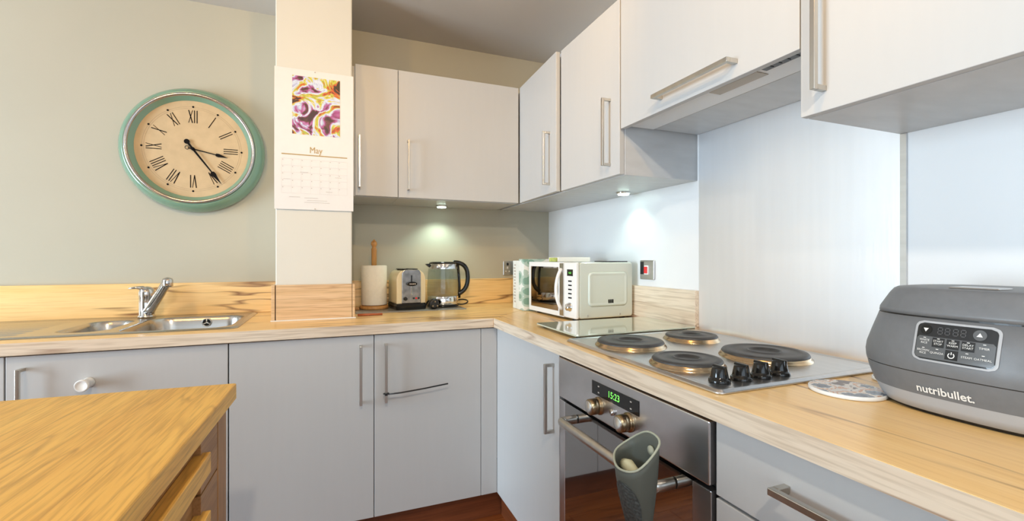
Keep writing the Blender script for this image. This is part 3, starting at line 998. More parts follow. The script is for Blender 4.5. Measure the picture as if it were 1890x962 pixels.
# ------------------------------------------------------------------ microwave (front looks along -x, turned 8 degrees)
mw = thing('microwave', (-0.175, -0.642, ZT + 0.0005), 'pale green retro microwave with brown glass door in the corner', 'microwave', rz=R(3))
D2, W2, MH, MF = 0.136, 0.200, 0.222, 0.0095
YB = -W2 + 0.090
body = MB()
prof = rrect(-D2 + 0.012, D2, MF, MF + MH, 0.012)
body.prism(prof, -W2, W2, 'y')
bo = body.build('body', M_MWGREEN, mw, bevel=0.006, seg=3, local=True)
# pressed panel in the visible side
def rr_ring(i, y):
    return [(x, y, z) for x, z in rrect(-0.085 + i, 0.108 - i, MF + 0.045 + i, MF + 0.185 - i, max(0.02 - i, 0.004))]
MB().loft([rr_ring(0, -W2 + 0.0005), rr_ring(0.006, -W2 - 0.0045), rr_ring(0.010, -W2 - 0.0045), rr_ring(0.016, -W2 - 0.0015)], smooth=True).build('side_pressing', M_MWGREEN, mw, local=True)
m = MB()
for k in range(3):
    m.box(0.012 + k * 0.009, 0.018 + k * 0.009, -W2 - 0.003, -W2 - 0.001, MF + 0.055, MF + 0.073)
m.build('vent', M_INK, mw, local=True)
for x in (-0.085, 0.07):
    MB().lathe([(0.003, 0), (0.003, -0.002)], (x, -W2, MF + 0.012), axis='y', n=10).build('screw', M_STEEL, mw, local=True)
for x in (-0.11, 0.12):
    for yy in (-0.15, 0.15):
        MB().lathe([(0.012, 0), (0.012, MF)], (x, yy, 0), n=14).build('foot', M_BLACK, mw, local=True)
MB().box(D2, D2 + 0.004, -0.14, -0.02, MF + 0.03, MF + 0.19).build('rear_vent', M_BLACK, mw, local=True)
cp = B(-D2 - 0.004, -D2 + 0.012, -W2, YB, MF, MF + MH).build('control_panel', M_WHITE, mw, bevel=0.006, seg=3, local=True)
XC = -D2 - 0.004
B(XC - 0.001, XC, -0.178, -0.136, MF + 0.168, MF + 0.194).build('display', M_BLACKG, cp, local=True)
vs, fs = text_geo('15:23', 0.009)
MB().add([(XC - 0.0013, -0.157 - v[0], MF + 0.18 + v[1]) for v in vs], fs).build('clock_digits', M_LED, cp, local=True, fix=False)
for k in range(5):
    B(XC - 0.0015, XC, -0.169, -0.145, MF + 0.145 - k * 0.0165, MF + 0.150 - k * 0.0165).build('button', M_INK, cp, local=True)
MB().lathe([(0.018, 0), (0.018, -0.004), (0.014, -0.006), (0.0135, -0.016), (0.0, -0.017)], (XC, -0.157, MF + 0.045), axis='x', n=26).build('knob', M_CHROME, cp, local=True)
dm = MB()
dm.box(XC, -D2 + 0.012, YB + 0.001, -0.066, MF, MF + MH).box(XC, -D2 + 0.012, 0.184, W2, MF, MF + MH).box(XC, -D2 + 0.012, -0.066, 0.184, MF, MF + 0.020).box(XC, -D2 + 0.012, -0.066, 0.184, MF + MH - 0.020, MF + MH)
do = dm.build('door', M_WHITE, mw, local=True)
B(XC + 0.002, -D2 + 0.010, -0.066, 0.184, MF + 0.020, MF + MH - 0.020).build('door_glass', M_MWGLASS, do, local=True)
B(XC - 0.0012, XC, YB + 0.0015, -0.078, MF + 0.004, MF + MH - 0.004).build('handle_recess', M_STEEL, do, local=True)
hpth = []
for i in range(15):
    t = i / 14
    hpth.append((XC - 0.026 * math.sin(PI * t) ** 0.7, -0.092, MF + 0.03 + 0.165 * t))
MB().tube(hpth, 0.007, 12).build('handle', M_WHITE, do, local=True)
# things on the microwave and beside it
zt_ = ZT + 0.0005 + MF + MH
o = thing('booklet', (-0.17, -0.58, zt_ + 0.001), 'white booklet with a yellow-green end lying on the microwave', 'booklet', rz=R(3))
B(-0.105, 0.06, -0.055, 0.03, 0.0, 0.020).build('pages', M_PAPER, o, bevel=0.001, local=True)
B(-0.118, -0.1055, -0.05, 0.005, 0.0, 0.018).build('spine', plain('yellow_green_card', (0.45, 0.50, 0.14), 0.5, noise=0.4, nscale=60), o, bevel=0.003, local=True)
tag(MB().prism(rrect(-0.145, -0.045, -0.828, -0.72, 0.01), zt_ + 0.001, zt_ + 0.0045).build('slate_mat', M_BLACK), 'thin dark mat lying on the near end of the microwave', 'mat')

def book(x0, x1, y0, y1, h, label, cover, group='books beside the microwave'):
    o = thing('book', ((x0 + x1) / 2, (y0 + y1) / 2, ZT), label, 'book', group=group)
    m = MB().box(x0 + 0.002, x1, y0, y0 + 0.002, ZT + 0.001, ZT + h).box(x0 + 0.002, x1, y1 - 0.002, y1, ZT + 0.001, ZT + h).box(x0, x0 + 0.002, y0, y1, ZT + 0.001, ZT + h)
    m.build('cover', cover, o)
    B(x0 + 0.0022, x1 - 0.004, y0 + 0.0022, y1 - 0.0022, ZT + 0.003, ZT + h - 0.003).build('pages', M_PAPER, o)
    return o


b1 = book(-0.337, -0.14, -0.322, -0.278, 0.236, 'white book with a grey printed spine, furthest from the microwave', M_LEAFP)
m = MB()
for k in range(13):
    m.box(-0.3374, -0.337, -0.314 + 0.004 * (k % 2), -0.290 + 0.005 * (k % 3) - 0.004, ZT + 0.030 + k * 0.015, ZT + 0.039 + k * 0.015)
m.build('spine_print', M_INKG, b1)
book(-0.340, -0.15, -0.366, -0.331, 0.236, 'plain white book between the two patterned books', M_LEAFP)
book(-0.343, -0.13, -0.430, -0.368, 0.244, 'book with a green leaf pattern, nearest the microwave', M_LEAF)

# sockets
o = thing('wall_socket', (-0.215, 0, 1.099), 'chrome double wall socket on the back wall beside the books', 'socket')
B(-0.288, -0.142, -0.008, -0.0003, 1.059, 1.139).build('plate', M_CHROME, o, bevel=0.002)
for x in (-0.262, -0.168):
    B(x - 0.006, x + 0.006, -0.0105, -0.008, 1.113, 1.129).build('switch', M_BLACK, o, bevel=0.001)
    m = MB()
    m.box(x - 0.003, x + 0.003, -0.0086, -0.0081, 1.096, 1.106).box(x - 0.014, x - 0.007, -0.0086, -0.0081, 1.079, 1.084).box(x + 0.007, x + 0.014, -0.0086, -0.0081, 1.079, 1.084)
    m.build('pin_holes', M_WHITE, o)
o = thing('cooker_switch', (0, -0.897, 1.107), 'chrome cooker switch with a red rocker on the right wall', 'switch')
B(-0.008, -0.0003, -0.941, -0.854, 1.069, 1.147).build('plate', M_STEEL, o, bevel=0.003)
B(-0.012, -0.008, -0.911, -0.884, 1.089, 1.126).build('rocker_frame', M_WHITE, o, bevel=0.002)
B(-0.016, -0.012, -0.907, -0.888, 1.094, 1.121).build('rocker', M_RED, o, bevel=0.002)
B(-0.0095, -0.008, -0.878, -0.858, 1.09, 1.14).build('dark_insert', M_BLACK, o)

# ------------------------------------------------------------------ mat, towel holder, toaster, kettle
tag(B(-1.084, -0.575, -0.262, -0.024, ZT + 0.0006, ZT + 0.0045).build('counter_mat', M_MAT, bevel=0.001), 'thin grey glass mat under the toaster and kettle', 'mat')
ZM = ZT + 0.0048
o = thing('towel_holder', (-0.992, -0.105, ZM), 'turned wooden paper towel holder standing beside the pillar', 'towel holder')
MB().lathe([(0.0, 0), (0.066, 0), (0.068, 0.006), (0.066, 0.015), (0.05, 0.018), (0.0, 0.018)], (-0.992, -0.105, ZM), n=40, cap=False).build('base', M_PEG, o)
MB().lathe([(0.0125, 0.016), (0.0125, 0.282), (0.0135, 0.286), (0.011, 0.292), (0.0085, 0.296), (0.0095, 0.300), (0.0145, 0.309), (0.0145, 0.317), (0.010, 0.326), (0.0045, 0.329), (0.0045, 0.333), (0.0, 0.334)], (-0.992, -0.105, ZM), n=24).build('peg', M_PEG, o)
B(-1.082, -1.062, -0.15, -0.10, ZM, ZM + 0.012).build('stop', M_PEG, o, bevel=0.003)
MB().lathe([(0.0205, 0.020), (0.058, 0.020), (0.0595, 0.024), (0.0595, 0.205), (0.057, 0.209), (0.0205, 0.209), (0.0205, 0.020)], (-0.992, -0.105, ZM), n=48, cap=False).build('paper_roll', M_TOWEL)
tag(bpy.data.objects['paper_roll'], 'cream kitchen paper roll standing on the wooden holder', 'paper roll')

TZ = R(7)
t = thing('toaster', (-0.840, -0.130, ZM), 'cream and stainless two-slice toaster between paper roll and kettle', 'toaster', rz=TZ)
tw, tl, th = 0.070, 0.078, 0.186
def arch(hw, z0, z1, rx):
    pts = [(-hw, z0), (hw, z0), (hw, z1 - rx * 1.3)]
    for i in range(1, 9):
        a = R(90 * i / 9)
        pts.append((hw - rx + rx * math.cos(a), z1 - rx * 1.3 + rx * 1.3 * math.sin(a)))
    for i in range(0, 9):
        a = R(90 + 90 * i / 9)
        pts.append((-hw + rx + rx * math.cos(a), z1 - rx * 1.3 + rx * 1.3 * math.sin(a)))
    pts.append((-hw, z1 - rx * 1.3))
    return pts
MB().prism(arch(tw, 0.028, th, 0.036), -tl, tl, 'y').build('shell', M_CREAM, t, bevel=0.004, local=True)
MB().prism(arch(tw * 0.66, 0.029, th + 0.003, 0.018), -tl - 0.004, tl + 0.002, 'y').build('steel_band', plain('toaster_steel', (0.40, 0.39, 0.38), 0.25, 1.0, noise=0.25, nscale=45), t, bevel=0.003, local=True)
MB().loft([[(x, y, 0.0) for x, y in rrect(-tw - 0.002, tw + 0.002, -tl - 0.012, tl + 0.006, 0.02)], [(x, y, 0.018) for x, y in rrect(-tw - 0.006, tw + 0.006, -tl - 0.014, tl + 0.008, 0.02)], [(x, y, 0.029) for x, y in rrect(-tw - 0.001, tw + 0.001, -tl - 0.006, tl + 0.004, 0.018)]], smooth=False).build('base', M_BLACKG, t, local=True)
yf = -tl - 0.004
MB().box(-0.003, 0.003, yf - 0.0012, yf, 0.075, 0.162).build('lever_slot', M_BLACK, t, local=True)
MB().box(-0.0045, 0.0045, yf - 0.004, yf - 0.001, 0.070, 0.112).build('lever_guide', M_CHROME, t, local=True, bevel=0.001)
MB().lathe([(0.0, -0.02), (0.5, -0.02), (1.0, -0.016), (1.0, -0.004), (0.8, -0.001)], (0, 0, 0), axis='y', n=28, cap=False)
lk = MB()
rings = []
for s, yy in ((0.7, -0.001), (1.0, -0.004), (1.0, -0.014), (0.8, -0.018)):
    rings.append([(0.0235 * s * math.cos(2 * PI * i / 28), yf + yy, 0.122 + 0.0105 * s * math.sin(2 * PI * i / 28)) for i in range(28)])
lko = lk.loft(rings).build('lever_knob', M_BLACKG, t, local=True)
m = MB()
for i in range(4):
    xx = -0.012 + i * 0.008
    m.box(xx - 0.0025, xx + 0.0025, yf - 0.0186, yf - 0.018, 0.119, 0.125)
m.build('badge_mark', M_INKG, lko, local=True)
MB().lathe([(0.009, 0), (0.009, -0.003), (0.0075, -0.010), (0.0, -0.011)], (-0.03, yf, 0.052), axis='y', n=18).build('dial', M_BLACK, t, local=True)
for xx, mt in ((0.010, M_BLACK), (0.022, M_RED), (0.034, M_BLACK)):
    MB().lathe([(0.0045, 0), (0.0045, -0.004)], (xx, yf, 0.053), axis='y', n=12).build('button', mt, t, local=True)
for xx in (-0.025, 0.025):
    B(xx - 0.013, xx + 0.013, -tl + 0.02, tl - 0.02, th + 0.0032, th + 0.007).build('slot', M_BLACK, t, local=True, bevel=0.001)
# mains plug resting beside the toaster
o = thing('mains_plug', (-0.727, -0.222, ZM), 'black mains plug with brass pins lying between toaster and kettle', 'plug')
MB().lathe([(0.017, -0.022), (0.024, -0.018), (0.025, 0.0), (0.021, 0.010)], (-0.727, -0.222, ZM + 0.0255), axis='y', n=24).build('plug_body', M_BLACK, o)
m = MB()
for dx, dz in ((0, 0.012), (-0.011, -0.008), (0.011, -0.008)):
    m.box(-0.727 + dx - 0.003, -0.727 + dx + 0.003, -0.260, -0.243, ZM + 0.0255 + dz - 0.003, ZM + 0.0255 + dz + 0.003)
m.build('pins', M_BRONZE, o)
MB().tube(smooth_path([(-0.727, -0.213, ZM + 0.03), (-0.734, -0.195, ZM + 0.038), (-0.744, -0.165, ZM + 0.03), (-0.746, -0.13, ZM + 0.010), (-0.747, -0.06, ZM + 0.005)]), 0.004, 8).build('cable', M_BLACK, o)

KX, KY = -0.655, -0.110
k = thing('kettle', (KX, KY, ZM), 'glass kettle with chrome bands and black handle next to the toaster', 'kettle')
MB().lathe([(0.076, 0.0), (0.079, 0.003), (0.079, 0.007), (0.074, 0.009)], (KX, KY, ZM), n=48).build('power_base', M_BLACKG, k)
MB().lathe([(0.074, 0.0095), (0.0775, 0.011), (0.0785, 0.014), (0.0790, 0.052), (0.077, 0.055)], (KX, KY, ZM), n=48).build('lower_band', M_CHROME, k)
MB().lathe([(0.0775, 0.0552), (0.0795, 0.070), (0.0795, 0.105), (0.0770, 0.150), (0.0735, 0.190)], (KX, KY, ZM), n=56, cap=False).build('glass_body', M_GLASS, k)
ub = MB().lathe([(0.0737, 0.1902), (0.0735, 0.193), (0.0715, 0.214), (0.070, 0.216)], (KX, KY, ZM), n=48, cap=False)
ub.build('upper_band', M_CHROME, k)
MB().lathe([(0.0710, 0.2161), (0.069, 0.222), (0.056, 0.226), (0.0, 0.227)], (KX, KY, ZM), n=48).build('lid', M_BLACKG, k)
MB().prism([(KX - 0.064, 0.217 + ZM), (KX - 0.090, 0.215 + ZM), (KX - 0.087, 0.209 + ZM), (KX - 0.068, 0.194 + ZM)], KY - 0.014, KY + 0.014, 'y').build('spout', M_BLACKG, k, bevel=0.002)
hpts = [(0.050, 0.222), (0.080, 0.220), (0.106, 0.207), (0.122, 0.182), (0.127, 0.145), (0.123, 0.110), (0.111, 0.085), (0.095, 0.070), (0.080, 0.062)]
ha = R(-8)
MB().tube([(KX + r * math.cos(ha), KY + r * math.sin(ha), ZM + z) for r, z in smooth_path(hpts)], 0.0098, 14, flat=1.15).build('handle', M_BLACKG, k)
MB().tube([(KX + r * math.cos(ha), KY + r * math.sin(ha), ZM + z) for r, z in ((0.075, 0.214), (0.081, 0.15), (0.0835, 0.10), (0.0825, 0.040))], 0.007, 10).build('handle_spine', M_BLACKG, k)
MB().tube(smooth_path([(KX + 0.074, KY - 0.01, ZM + 0.008), (KX + 0.10, KY - 0.025, ZM + 0.008), (KX + 0.125, KY - 0.015, ZM + 0.016), (KX + 0.13, KY + 0.02, ZM + 0.024), (KX + 0.11, KY + 0.045, ZM + 0.026), (KX + 0.08, KY + 0.06, ZM + 0.02)]), 0.0035, 8).build('cable', M_BLACK, k)
# the reddish stick by the pillar boxing
tag(MB().tube([(-1.080, -0.352, ZT + 0.0062), (-1.03, -0.350, ZT + 0.0062), (-0.978, -0.348, ZT + 0.0062)], 0.0052, 8).build('wooden_stick', M_STICK), 'short reddish-brown wooden stick on the worktop before the paper roll', 'stick')

# ------------------------------------------------------------------ rice cooker
CX, CY, AX, AY, NE = -0.188, -2.002, 0.140, 0.166, 2.7
PROF = [(0.9125, 0.845), (0.925, 0.885), (0.942, 0.932), (0.960, 0.968), (0.980, 0.995), (0.992, 1.0), (1.005, 0.990), (1.030, 0.945), (1.0605, 0.885)]
LID = [(1.0630, 0.885), (1.070, 0.880), (1.0945, 0.800), (1.1025, 0.765), (1.1055, 0.735), (1.1065, 0.69), (1.1075, 0.40), (1.108, 0.05)]
def cscale(z):
    for (a, s), (b_, s2) in zip(PROF, PROF[1:]):
        if a <= z <= b_:
            u = (z - a) / (b_ - a)
            return s + (s2 - s) * u
    return PROF[0][1] if z < PROF[0][0] else PROF[-1][1]
def cring(z, s, n=72):
    r = []
    for i in range(n):
        a = 2 * PI * i / n
        c, q = math.cos(a), math.sin(a)
        r.append((CX + AX * s * math.copysign(abs(c) ** (2 / NE), c), CY + AY * s * math.copysign(abs(q) ** (2 / NE), q), z))
    return r
def front_x(y, z):
    s = cscale(z)
    u = min(1, abs(y - CY) / (AY * s))
    return CX - AX * s * (1 - u ** NE) ** (1 / NE)
rc = thing('rice_cooker', (CX, CY, ZT), 'dark grey rice cooker with black button panel on the right worktop', 'rice cooker')
MB().loft([cring(ZT + 0.0006, 0.80), cring(0.9118, 0.82)], smooth=False).build('foot', M_BLACK, rc)
band = [p for p in PROF if p[0] <= 0.9385] + [(0.9385, cscale(0.9385))]
MB().loft([cring(z, s) for z, s in band], True, False).build('base_band', M_GREYL, rc)
up = [(0.9385, cscale(0.9385) + 0.002)] + [p for p in PROF if p[0] > 0.9385]
MB().loft([cring(z, s) for z, s in up], False, True).build('body', M_GREYD, rc)
MB().loft([cring(1.0603, 0.875), cring(1.0632, 0.875)], smooth=False).build('seam', M_BLACK, rc)
lid = MB().loft([cring(z, s) for z, s in LID]).build('lid', M_GREYD, rc)
MB().loft([cring(0.9743, cscale(0.9743) + 0.0015), cring(0.9757, cscale(0.9757) + 0.0015)], False, False).build('crease', M_PANEL, rc)
B(-0.27, -0.23, CY - 0.03, CY + 0.03, 1.1065, 1.1095).build('vent', M_STEEL, lid, bevel=0.002)


def wrap(vs, out):
    return [(front_x(v[0], v[1]) - out, v[0], v[1]) for v in vs]


def patch(y0, y1, z0, z1, out, name, mat, parent, ny=14, nz=8, r=0.0):
    vs, fs = [], []
    for j in range(nz + 1):
        z = z0 + (z1 - z0) * j / nz
        dz = min(z - z0, z1 - z)
        ins = r - math.sqrt(max(0, r * r - (r - dz) ** 2)) if dz < r else 0
        for i in range(ny + 1):
            vs.append((y0 - 0 + ins + (y1 - y0 - 2 * ins) * i / ny, z))
    for j in range(nz):
        for i in range(ny):
            a = j * (ny + 1) + i
            fs.append((a, a + 1, a + ny + 2, a + ny + 1))
    return MB().add(wrap(vs, out), fs).build(name, mat, parent, fix=False)


PY0, PY1, PZ0, PZ1 = -2.049, -1.955, 0.9985, 1.0535
patch(PY0 - 0.0035, PY1 + 0.0035, PZ0 - 0.003, PZ1 + 0.003, 0.0010, 'panel_frame', M_GREYL, rc, nz=24, r=0.010)
cpn = patch(PY0, PY1, PZ0, PZ1, 0.0016, 'control_panel', M_PANEL, rc, nz=24, r=0.008)
patch(PY0 + 0.001, PY1 - 0.001, 1.0007, 1.0335, 0.0019, 'button_field', M_BTN, cpn, nz=10, r=0.003)
btxt = [['WHITE\nRICE', 'START\nSTOP', 'KEEP\nWARM', 'DELAY\nSTART', 'TIMER'], ['BROWN\nRICE', 'QUINOA', None, 'STEAM', 'OATMEAL']]
for rr in range(2):
    for c in range(5):
        yc = PY1 - 0.0115 - c * 0.0175
        zc = 1.0255 - rr * 0.0155
        if rr == 0 and c in (1, 3) or c == 2:
            patch(yc - 0.0075, yc + 0.0075, zc - 0.007, zc + 0.007, 0.0022, 'button', M_PANEL, cpn, 4, 4)
        s = btxt[rr][c]
        if s:
            vs, fs = text_geo(s, 0.0042)
            MB().add(wrap([(yc - v[0], zc + v[1]) for v in vs], 0.0026), fs).build('button_text', M_WHITE, cpn, fix=False)
            patch(yc - 0.0016, yc + 0.0016, zc + 0.0052, zc + 0.0062, 0.0026, 'indicator', M_WHITE, cpn, 1, 1)
yc, zc = PY1 - 0.0115 - 2 * 0.0175, 1.0095
ring = []
fsr = []
for i in range(21):
    a = R(125 + 290 * i / 20)
    for rr in (0.0030, 0.0042):
        ring.append((yc - rr * math.cos(a), zc + rr * math.sin(a)))
for i in range(20):
    fsr.append((2 * i, 2 * i + 1, 2 * i + 3, 2 * i + 2))
kk = len(ring)
ring += [(yc - 0.0006, zc + 0.0012), (yc + 0.0006, zc + 0.0012), (yc + 0.0006, zc + 0.005), (yc - 0.0006, zc + 0.005)]
fsr.append((kk, kk + 1, kk + 2, kk + 3))
MB().add(wrap(ring, 0.0028), fsr).build('power_symbol', M_WHITE, cpn, fix=False)
for yc, sg in ((PY1 - 0.0115, -1), (PY0 + 0.019, 1)):
    vs = [(yc + 0.0075 * math.cos(2 * PI * i / 20), 1.0435 + 0.0075 * math.sin(2 * PI * i / 20)) for i in range(20)]
    b_ = MB().add(wrap(vs, 0.0022), [tuple(range(20))]).build('arrow_button', M_BTN if sg > 0 else M_BLACKG, cpn, fix=False)
    MB().add(wrap([(yc - 0.0034, 1.0435 - sg * 0.0022), (yc + 0.0034, 1.0435 - sg * 0.0022), (yc, 1.0435 + sg * 0.0034)], 0.0026), [(0, 1, 2)]).build('arrow', M_WHITE, b_, fix=False)
m = MB()
for di in range(4):
    yc = -1.9845 - di * 0.0088 - (0.001 if di > 1 else 0)
    w_, h_ = 0.0027, 0.0048
    def seg(a, b_, c, d_):
        m.add(wrap([(a, c), (b_, c), (b_, d_), (a, d_)], 0.0023), [(0, 1, 2, 3)])
    for zz in (-h_, 0, h_):
        seg(yc - w_ + 0.0006, yc + w_ - 0.0006, 1.0435 + zz - 0.0005, 1.0435 + zz + 0.0005)
    for sx in (-1, 1):
        for zz in (0, h_):
            seg(yc + sx * w_ - 0.0005, yc + sx * w_ + 0.0005, 1.0435 + zz - h_ + 0.0007, 1.0435 + zz - 0.0007)
m.build('display_segments', M_SEG, cpn, fix=False)
vs, fs = text_geo('nutribullet.', 0.0172, 0.00035)
MB().add(wrap([(-1.990 - v[0] * 0.94, 0.950 + v[1]) for v in vs], 0.0012), fs).build('brand_lettering', M_WHITE, rc, fix=False)

# coasters
def coaster(x, y, z, r, label, group='patterned coasters'):
    o = thing('coaster', (x, y, z), label, 'coaster', group=group)
    MB().lathe([(r - 0.001, 0.0), (r, 0.001), (r, 0.0062), (r - 0.0015, 0.0072)], (x, y, z), n=64).build('tile', M_WHITE, o)
    MB().lathe([(r - 0.002, 0.00722), (r - 0.002, 0.0075)], (x, y, z), n=64).build('printed_face', M_COAST, o)
coaster(-0.2960, -1.8350, ZT + 0.0006, 0.060, 'round patterned coaster in front, beside the rice cooker')
coaster(-0.1330, -1.818, ZT + 0.0006, 0.030, 'round patterned coaster behind, mostly hidden by the rice cooker')

# ------------------------------------------------------------------ wall clock
CKX, CKZ = -1.7405, 1.6285
ck = thing('wall_clock', (CKX, 0, CKZ), 'round green wall clock with Roman numerals on the back wall', 'clock')
cc = (CKX, 0, CKZ)
MB().lathe([(0.20, -0.0008), (0.264, -0.0008), (0.2705, -0.006), (0.2715, -0.016), (0.268, -0.030), (0.262, -0.044), (0.256, -0.054), (0.246, -0.062), (0.2370, -0.065), (0.2370, -0.050)], cc, axis='y', n=96, cap=False).build('case', M_GREEN, ck)
MB().lathe([(0.2375, -0.060), (0.2385, -0.068), (0.2355, -0.075), (0.230, -0.0765), (0.2255, -0.073), (0.2235, -0.064)], cc, axis='y', n=96, cap=False).build('bezel', M_BEZEL, ck)
MB().lathe([(0.2242, -0.067), (0.218, -0.060), (0.2085, -0.0485)], cc, axis='y', n=96, cap=False).build('inner_ring', M_GREEN, ck)
dial = MB().lathe([(0.2095, -0.046), (0.2095, -0.048)], cc, axis='y', n=96).build('dial', M_DIAL, ck)
YD = -0.0484
def ring_flat(r0, r1, y, n=96):
    vs, fs = [], []
    for i in range(n):
        a = 2 * PI * i / n
        for r in (r0, r1):
            vs.append((CKX + r * math.cos(a), y, CKZ + r * math.sin(a)))
    for i in range(n):
        j = (i + 1) % n
        fs.append((2 * i, 2 * i + 1, 2 * j + 1, 2 * j))
    return vs, fs
m = MB()
for r0 in (0.1745, 0.1815):
    m.add(*ring_flat(r0, r0 + 0.0007, YD))
m.build('minute_track', plain('ink_brown', (0.30, 0.22, 0.14), 0.6), dial, fix=False)
def stroke(m, p, q, wd, rot):
    """stroke in numeral space (u right, v outward) turned to clock angle rot"""
    d = Vector((q[0] - p[0], q[1] - p[1]))
    n = Vector((-d.y, d.x)).normalized() * wd / 2
    pts = [(p[0] + n.x, p[1] + n.y), (q[0] + n.x, q[1] + n.y), (q[0] - n.x, q[1] - n.y), (p[0] - n.x, p[1] - n.y)]
    ca, sa = math.cos(rot), math.sin(rot)
    m.add([(CKX + u * ca + v * sa, YD - 0.0002, CKZ - u * sa + v * ca) for u, v in pts], [(0, 1, 2, 3)])
NUM = ['XII', 'I', 'II', 'III', 'IIII', 'V', 'VI', 'VII', 'VIII', 'IX', 'X', 'XI']
ADV = {'I': 0.0095, 'V': 0.019, 'X': 0.019}
V0, V1 = 0.1130, 0.1680
for h in range(12):
    m = MB()
    rot = R(30 * h)
    tot = sum(ADV[c] for c in NUM[h])
    u = -tot / 2
    for c in NUM[h]:
        a = ADV[c]
        if c == 'I':
            stroke(m, (u + a / 2, V0), (u + a / 2, V1), 0.0034, rot)
        elif c == 'V':
            stroke(m, (u + 0.0025, V1), (u + a / 2, V0), 0.0038, rot)
            stroke(m, (u + a - 0.0025, V1), (u + a / 2, V0), 0.0024, rot)
        else:
            stroke(m, (u + 0.0025, V1), (u + a - 0.0025, V0), 0.0038, rot)
            stroke(m, (u + a - 0.0025, V1), (u + 0.0025, V0), 0.0023, rot)
        u += a
    m.build('numeral', M_INK, dial, fix=False)
    a = rot
    MB().lathe([(0.0042, 0), (0.0042, -0.0006)], (CKX + 0.1825 * math.sin(a), YD, CKZ + 0.1825 * math.cos(a)), axis='y', n=10).build('hour_dot', M_INK, dial)
def hand(name, ang, prof, y, tail, disc, hollow):
    ca, sa = math.cos(ang), math.sin(ang)
    T = lambda u, v: (CKX + u * ca + v * sa, CKZ - u * sa + v * ca)
    pts = [T(-u, v) for v, u in prof] + [T(u, v) for v, u in reversed(prof)]
    ho = MB().prism(pts, y, y - 0.0014, 'y')
    c = T(0, -tail)
    if hollow:
        ho.tube([(c[0] + disc * math.cos(2 * PI * i / 20), y - 0.0007, c[1] + disc * math.sin(2 * PI * i / 20)) for i in range(20)], 0.0011, 6, closed=True)
    else:
        ho.lathe([(disc, 0), (disc, -0.0016)], (c[0], y, c[1]), axis='y', n=24)
    return ho.build(name, M_INK, ck)
hand('hour_hand', R(102.5), [(-0.018, 0.0022), (0.085, 0.0018), (0.088, 0.006), (0.097, 0.0075), (0.108, 0.005), (0.132, 0.0004)], -0.0515, 0.022, 0.0075, True)
hand('minute_hand', R(144), [(-0.036, 0.0045), (0.0, 0.0042), (0.118, 0.0026), (0.121, 0.008), (0.131, 0.0095), (0.146, 0.0055), (0.180, 0.0004)], -0.0545, 0.037, 0.0105, False)
MB().lathe([(0.007, 0), (0.007, -0.01), (0.0, -0.011)], (CKX, -0.0482, CKZ), axis='y', n=20).build('spindle', M_INK, ck)

# ------------------------------------------------------------------ wall calendar on the pillar
YP = -0.3756
cl = thing('wall_calendar', (-1.246, YP, 1.63), 'white wall calendar open at May hanging on the pillar', 'calendar')
def sheet(z0, z1, x0, x1, lift0, lift1, name, nz=6):
    vs, fs = [], []
    for j in range(nz + 1):
        u = j / nz
        yy = YP - (lift0 + (lift1 - lift0) * u + 0.004 * math.sin(PI * u))
        for x in (x0, x1):
            vs.append((x, yy, z0 + (z1 - z0) * u))
    n = len(vs)
    vs += [(v[0], v[1] + 0.0012, v[2]) for v in vs]
    for j in range(nz):
        a = 2 * j
        fs.append((a, a + 1, a + 3, a + 2))
        fs.append((n + a, n + a + 2, n + a + 3, n + a + 1))
        fs.append((a, a + 2, n + a + 2, n + a))
        fs.append((a + 1, n + a + 1, n + a + 3, a + 3))
    fs += [(0, n, n + 1, 1), (2 * nz, 2 * nz + 1, n + 2 * nz + 1, n + 2 * nz)]
    return MB().add(vs, fs).build(name, M_PAPER, cl)
CX0, CX1 = -1.3925, -1.0985
ZF = 1.6275
up_ = sheet(ZF, 1.9155, CX0, CX1, 0.009, 0.002, 'picture_page')
lo_ = sheet(1.3505, ZF, CX0, CX1, 0.006, 0.009, 'month_page')
YQ = YP - 0.0145
def on_page(z, base=1):
    if z > ZF:
        u = (z - ZF) / (1.9155 - ZF)
        return YP - (0.009 + (0.002 - 0.009) * u + 0.004 * math.sin(PI * u)) - 0.0006
    u = (z - 1.3505) / (ZF - 1.3505)
    return YP - (0.006 + 0.003 * u + 0.004 * math.sin(PI * u)) - 0.0006
def page_patch(x0, x1, z0, z1, name, mat, parent, out=0.0, nz=8):
    vs, fs = [], []
    for j in range(nz + 1):
        z = z0 + (z1 - z0) * j / nz
        for x in (x0, x1):
            vs.append((x, on_page(z) - out, z))
    for j in range(nz):
        fs.append((2 * j, 2 * j + 1, 2 * j + 3, 2 * j + 2))
    return MB().add(vs, fs).build(name, mat, parent, fix=False)
page_patch(-1.329, -1.151, 1.652, 1.888, 'picture', M_ART, up_)
vs, fs = text_geo('May', 0.036, 0.0)
MB().add([(-1.242 + v[0] * 0.82, on_page(1.590 + v[1]) - 0.0003, 1.590 + v[1]) for v in vs], fs).build('month_name', M_GOLD, lo_, fix=False)
page_patch(-1.367, -1.123, 1.5675, 1.5715, 'rule', M_GOLD, lo_, 0.0002, 1)
m = MB()
gx0, gx1, gz0, gz1 = -1.367, -1.123, 1.415, 1.552
def line(x0, x1, z0, z1):
    m.add([(x0, on_page(z0) - 0.0002, z0), (x1, on_page(z0) - 0.0002, z0), (x1, on_page(z1) - 0.0002, z1), (x0, on_page(z1) - 0.0002, z1)], [(0, 1, 2, 3)])
for i in range(8):
    x = gx0 + (gx1 - gx0) * i / 7
    for j in range(8):
        za = gz0 + (gz1 - gz0) * j / 8
        line(x - 0.00035, x + 0.00035, za, za + (gz1 - gz0) / 8)
for j in range(6):
    z = gz0 + (gz1 - gz0) * j / 5
    line(gx0, gx1, z - 0.00035, z + 0.00035)
M_GRID = plain('ink_grid', (0.66, 0.64, 0.63), 0.6)
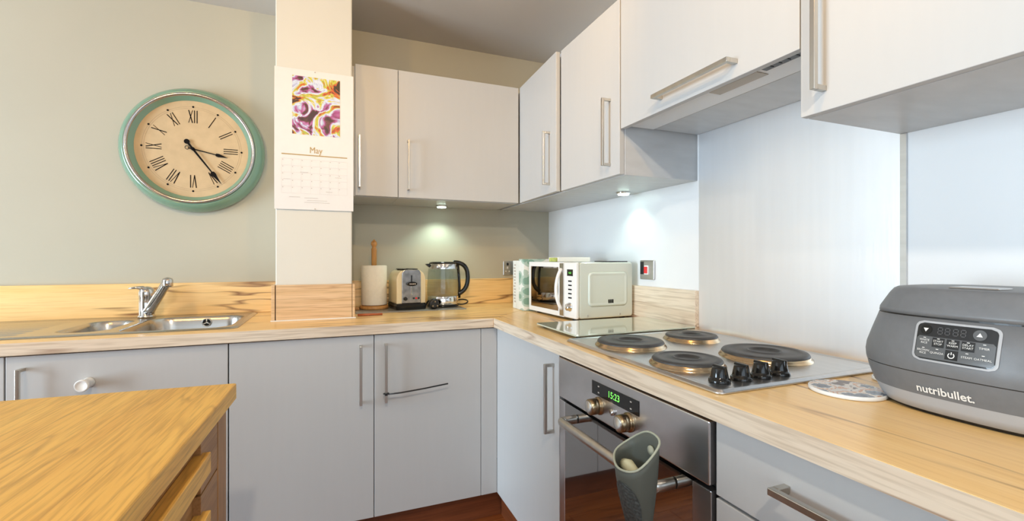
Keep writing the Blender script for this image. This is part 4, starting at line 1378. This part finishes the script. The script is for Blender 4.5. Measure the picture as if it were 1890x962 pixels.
m.build('date_grid', M_GRID, lo_, fix=False)
m = MB()
for j in range(5):
    for i in range(7):
        x = gx0 + (gx1 - gx0) * i / 7 + 0.004
        z = gz1 - (gz1 - gz0) * j / 5 - 0.005
        line(x - 0.0012, x + 0.0022, z - 0.0012, z + 0.0012)
for x0, x1, z in ((-1.34, -1.30, 1.400), (-1.285, -1.235, 1.398), (-1.275, -1.20, 1.388), (-1.285, -1.19, 1.380), (-1.36, -1.335, 1.47), (-1.30, -1.27, 1.50), (-1.17, -1.145, 1.485), (-1.205, -1.18, 1.425)):
    line(x0, x1, z - 0.0006, z + 0.0006)
m.build('small_print', M_INKG, lo_, fix=False)
for z in (1.910, 1.3545):
    MB().lathe([(0.0028, 0), (0.0028, -0.001)], (-1.2455, on_page(z), z), axis='y', n=10).build('hole', M_INKG, up_ if z > 1.6 else lo_)

# ------------------------------------------------------------------ wooden island trolley in the foreground
IR = R(-1.5)
IX, IY = -1.378, -1.2335         # far right corner of its top
isl = thing('island_trolley', (IX, IY, FL), 'oak kitchen island with drawers in the left foreground', 'island', rz=IR)
IZ = 0.88 - FL
LW, LD = 0.78, 1.30              # extends to the left and towards the viewer
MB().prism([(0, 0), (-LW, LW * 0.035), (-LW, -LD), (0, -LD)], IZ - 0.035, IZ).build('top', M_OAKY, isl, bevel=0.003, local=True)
SXI = -0.011                     # plane of the drawer fronts
for x0, x1, y0, y1 in ((SXI - 0.05, SXI, -0.105, -0.040), (SXI - 0.05, SXI, -LD + 0.03, -LD + 0.09), (-LW + 0.03, -LW + 0.08, -0.105, -0.04), (-LW + 0.03, -LW + 0.08, -LD + 0.03, -LD + 0.09)):
    B(x0, x1, y0, y1, 0.0005, IZ - 0.0355).build('leg', M_OAKZ, isl, bevel=0.002, local=True)
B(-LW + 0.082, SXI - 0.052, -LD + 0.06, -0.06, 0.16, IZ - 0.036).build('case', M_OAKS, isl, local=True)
B(-LW + 0.03, SXI - 0.004, -LD + 0.06, -0.06, 0.10, 0.158).build('bottom_rail', M_OAKS, isl, local=True)
zz1 = IZ - 0.038
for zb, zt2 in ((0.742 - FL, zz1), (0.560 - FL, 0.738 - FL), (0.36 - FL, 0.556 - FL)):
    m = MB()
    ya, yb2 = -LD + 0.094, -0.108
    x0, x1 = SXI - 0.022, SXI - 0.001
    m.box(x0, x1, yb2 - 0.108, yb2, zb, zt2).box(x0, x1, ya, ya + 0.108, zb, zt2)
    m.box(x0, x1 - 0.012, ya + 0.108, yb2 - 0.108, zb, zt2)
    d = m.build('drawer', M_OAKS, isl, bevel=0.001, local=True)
    zc = zt2 - 0.050
    B(x1 - 0.0118, x1 + 0.012, ya + 0.09, yb2 - 0.094, zc - 0.018, zc + 0.018).build('pull_bar', M_OAKY, d, bevel=0.0015, local=True)
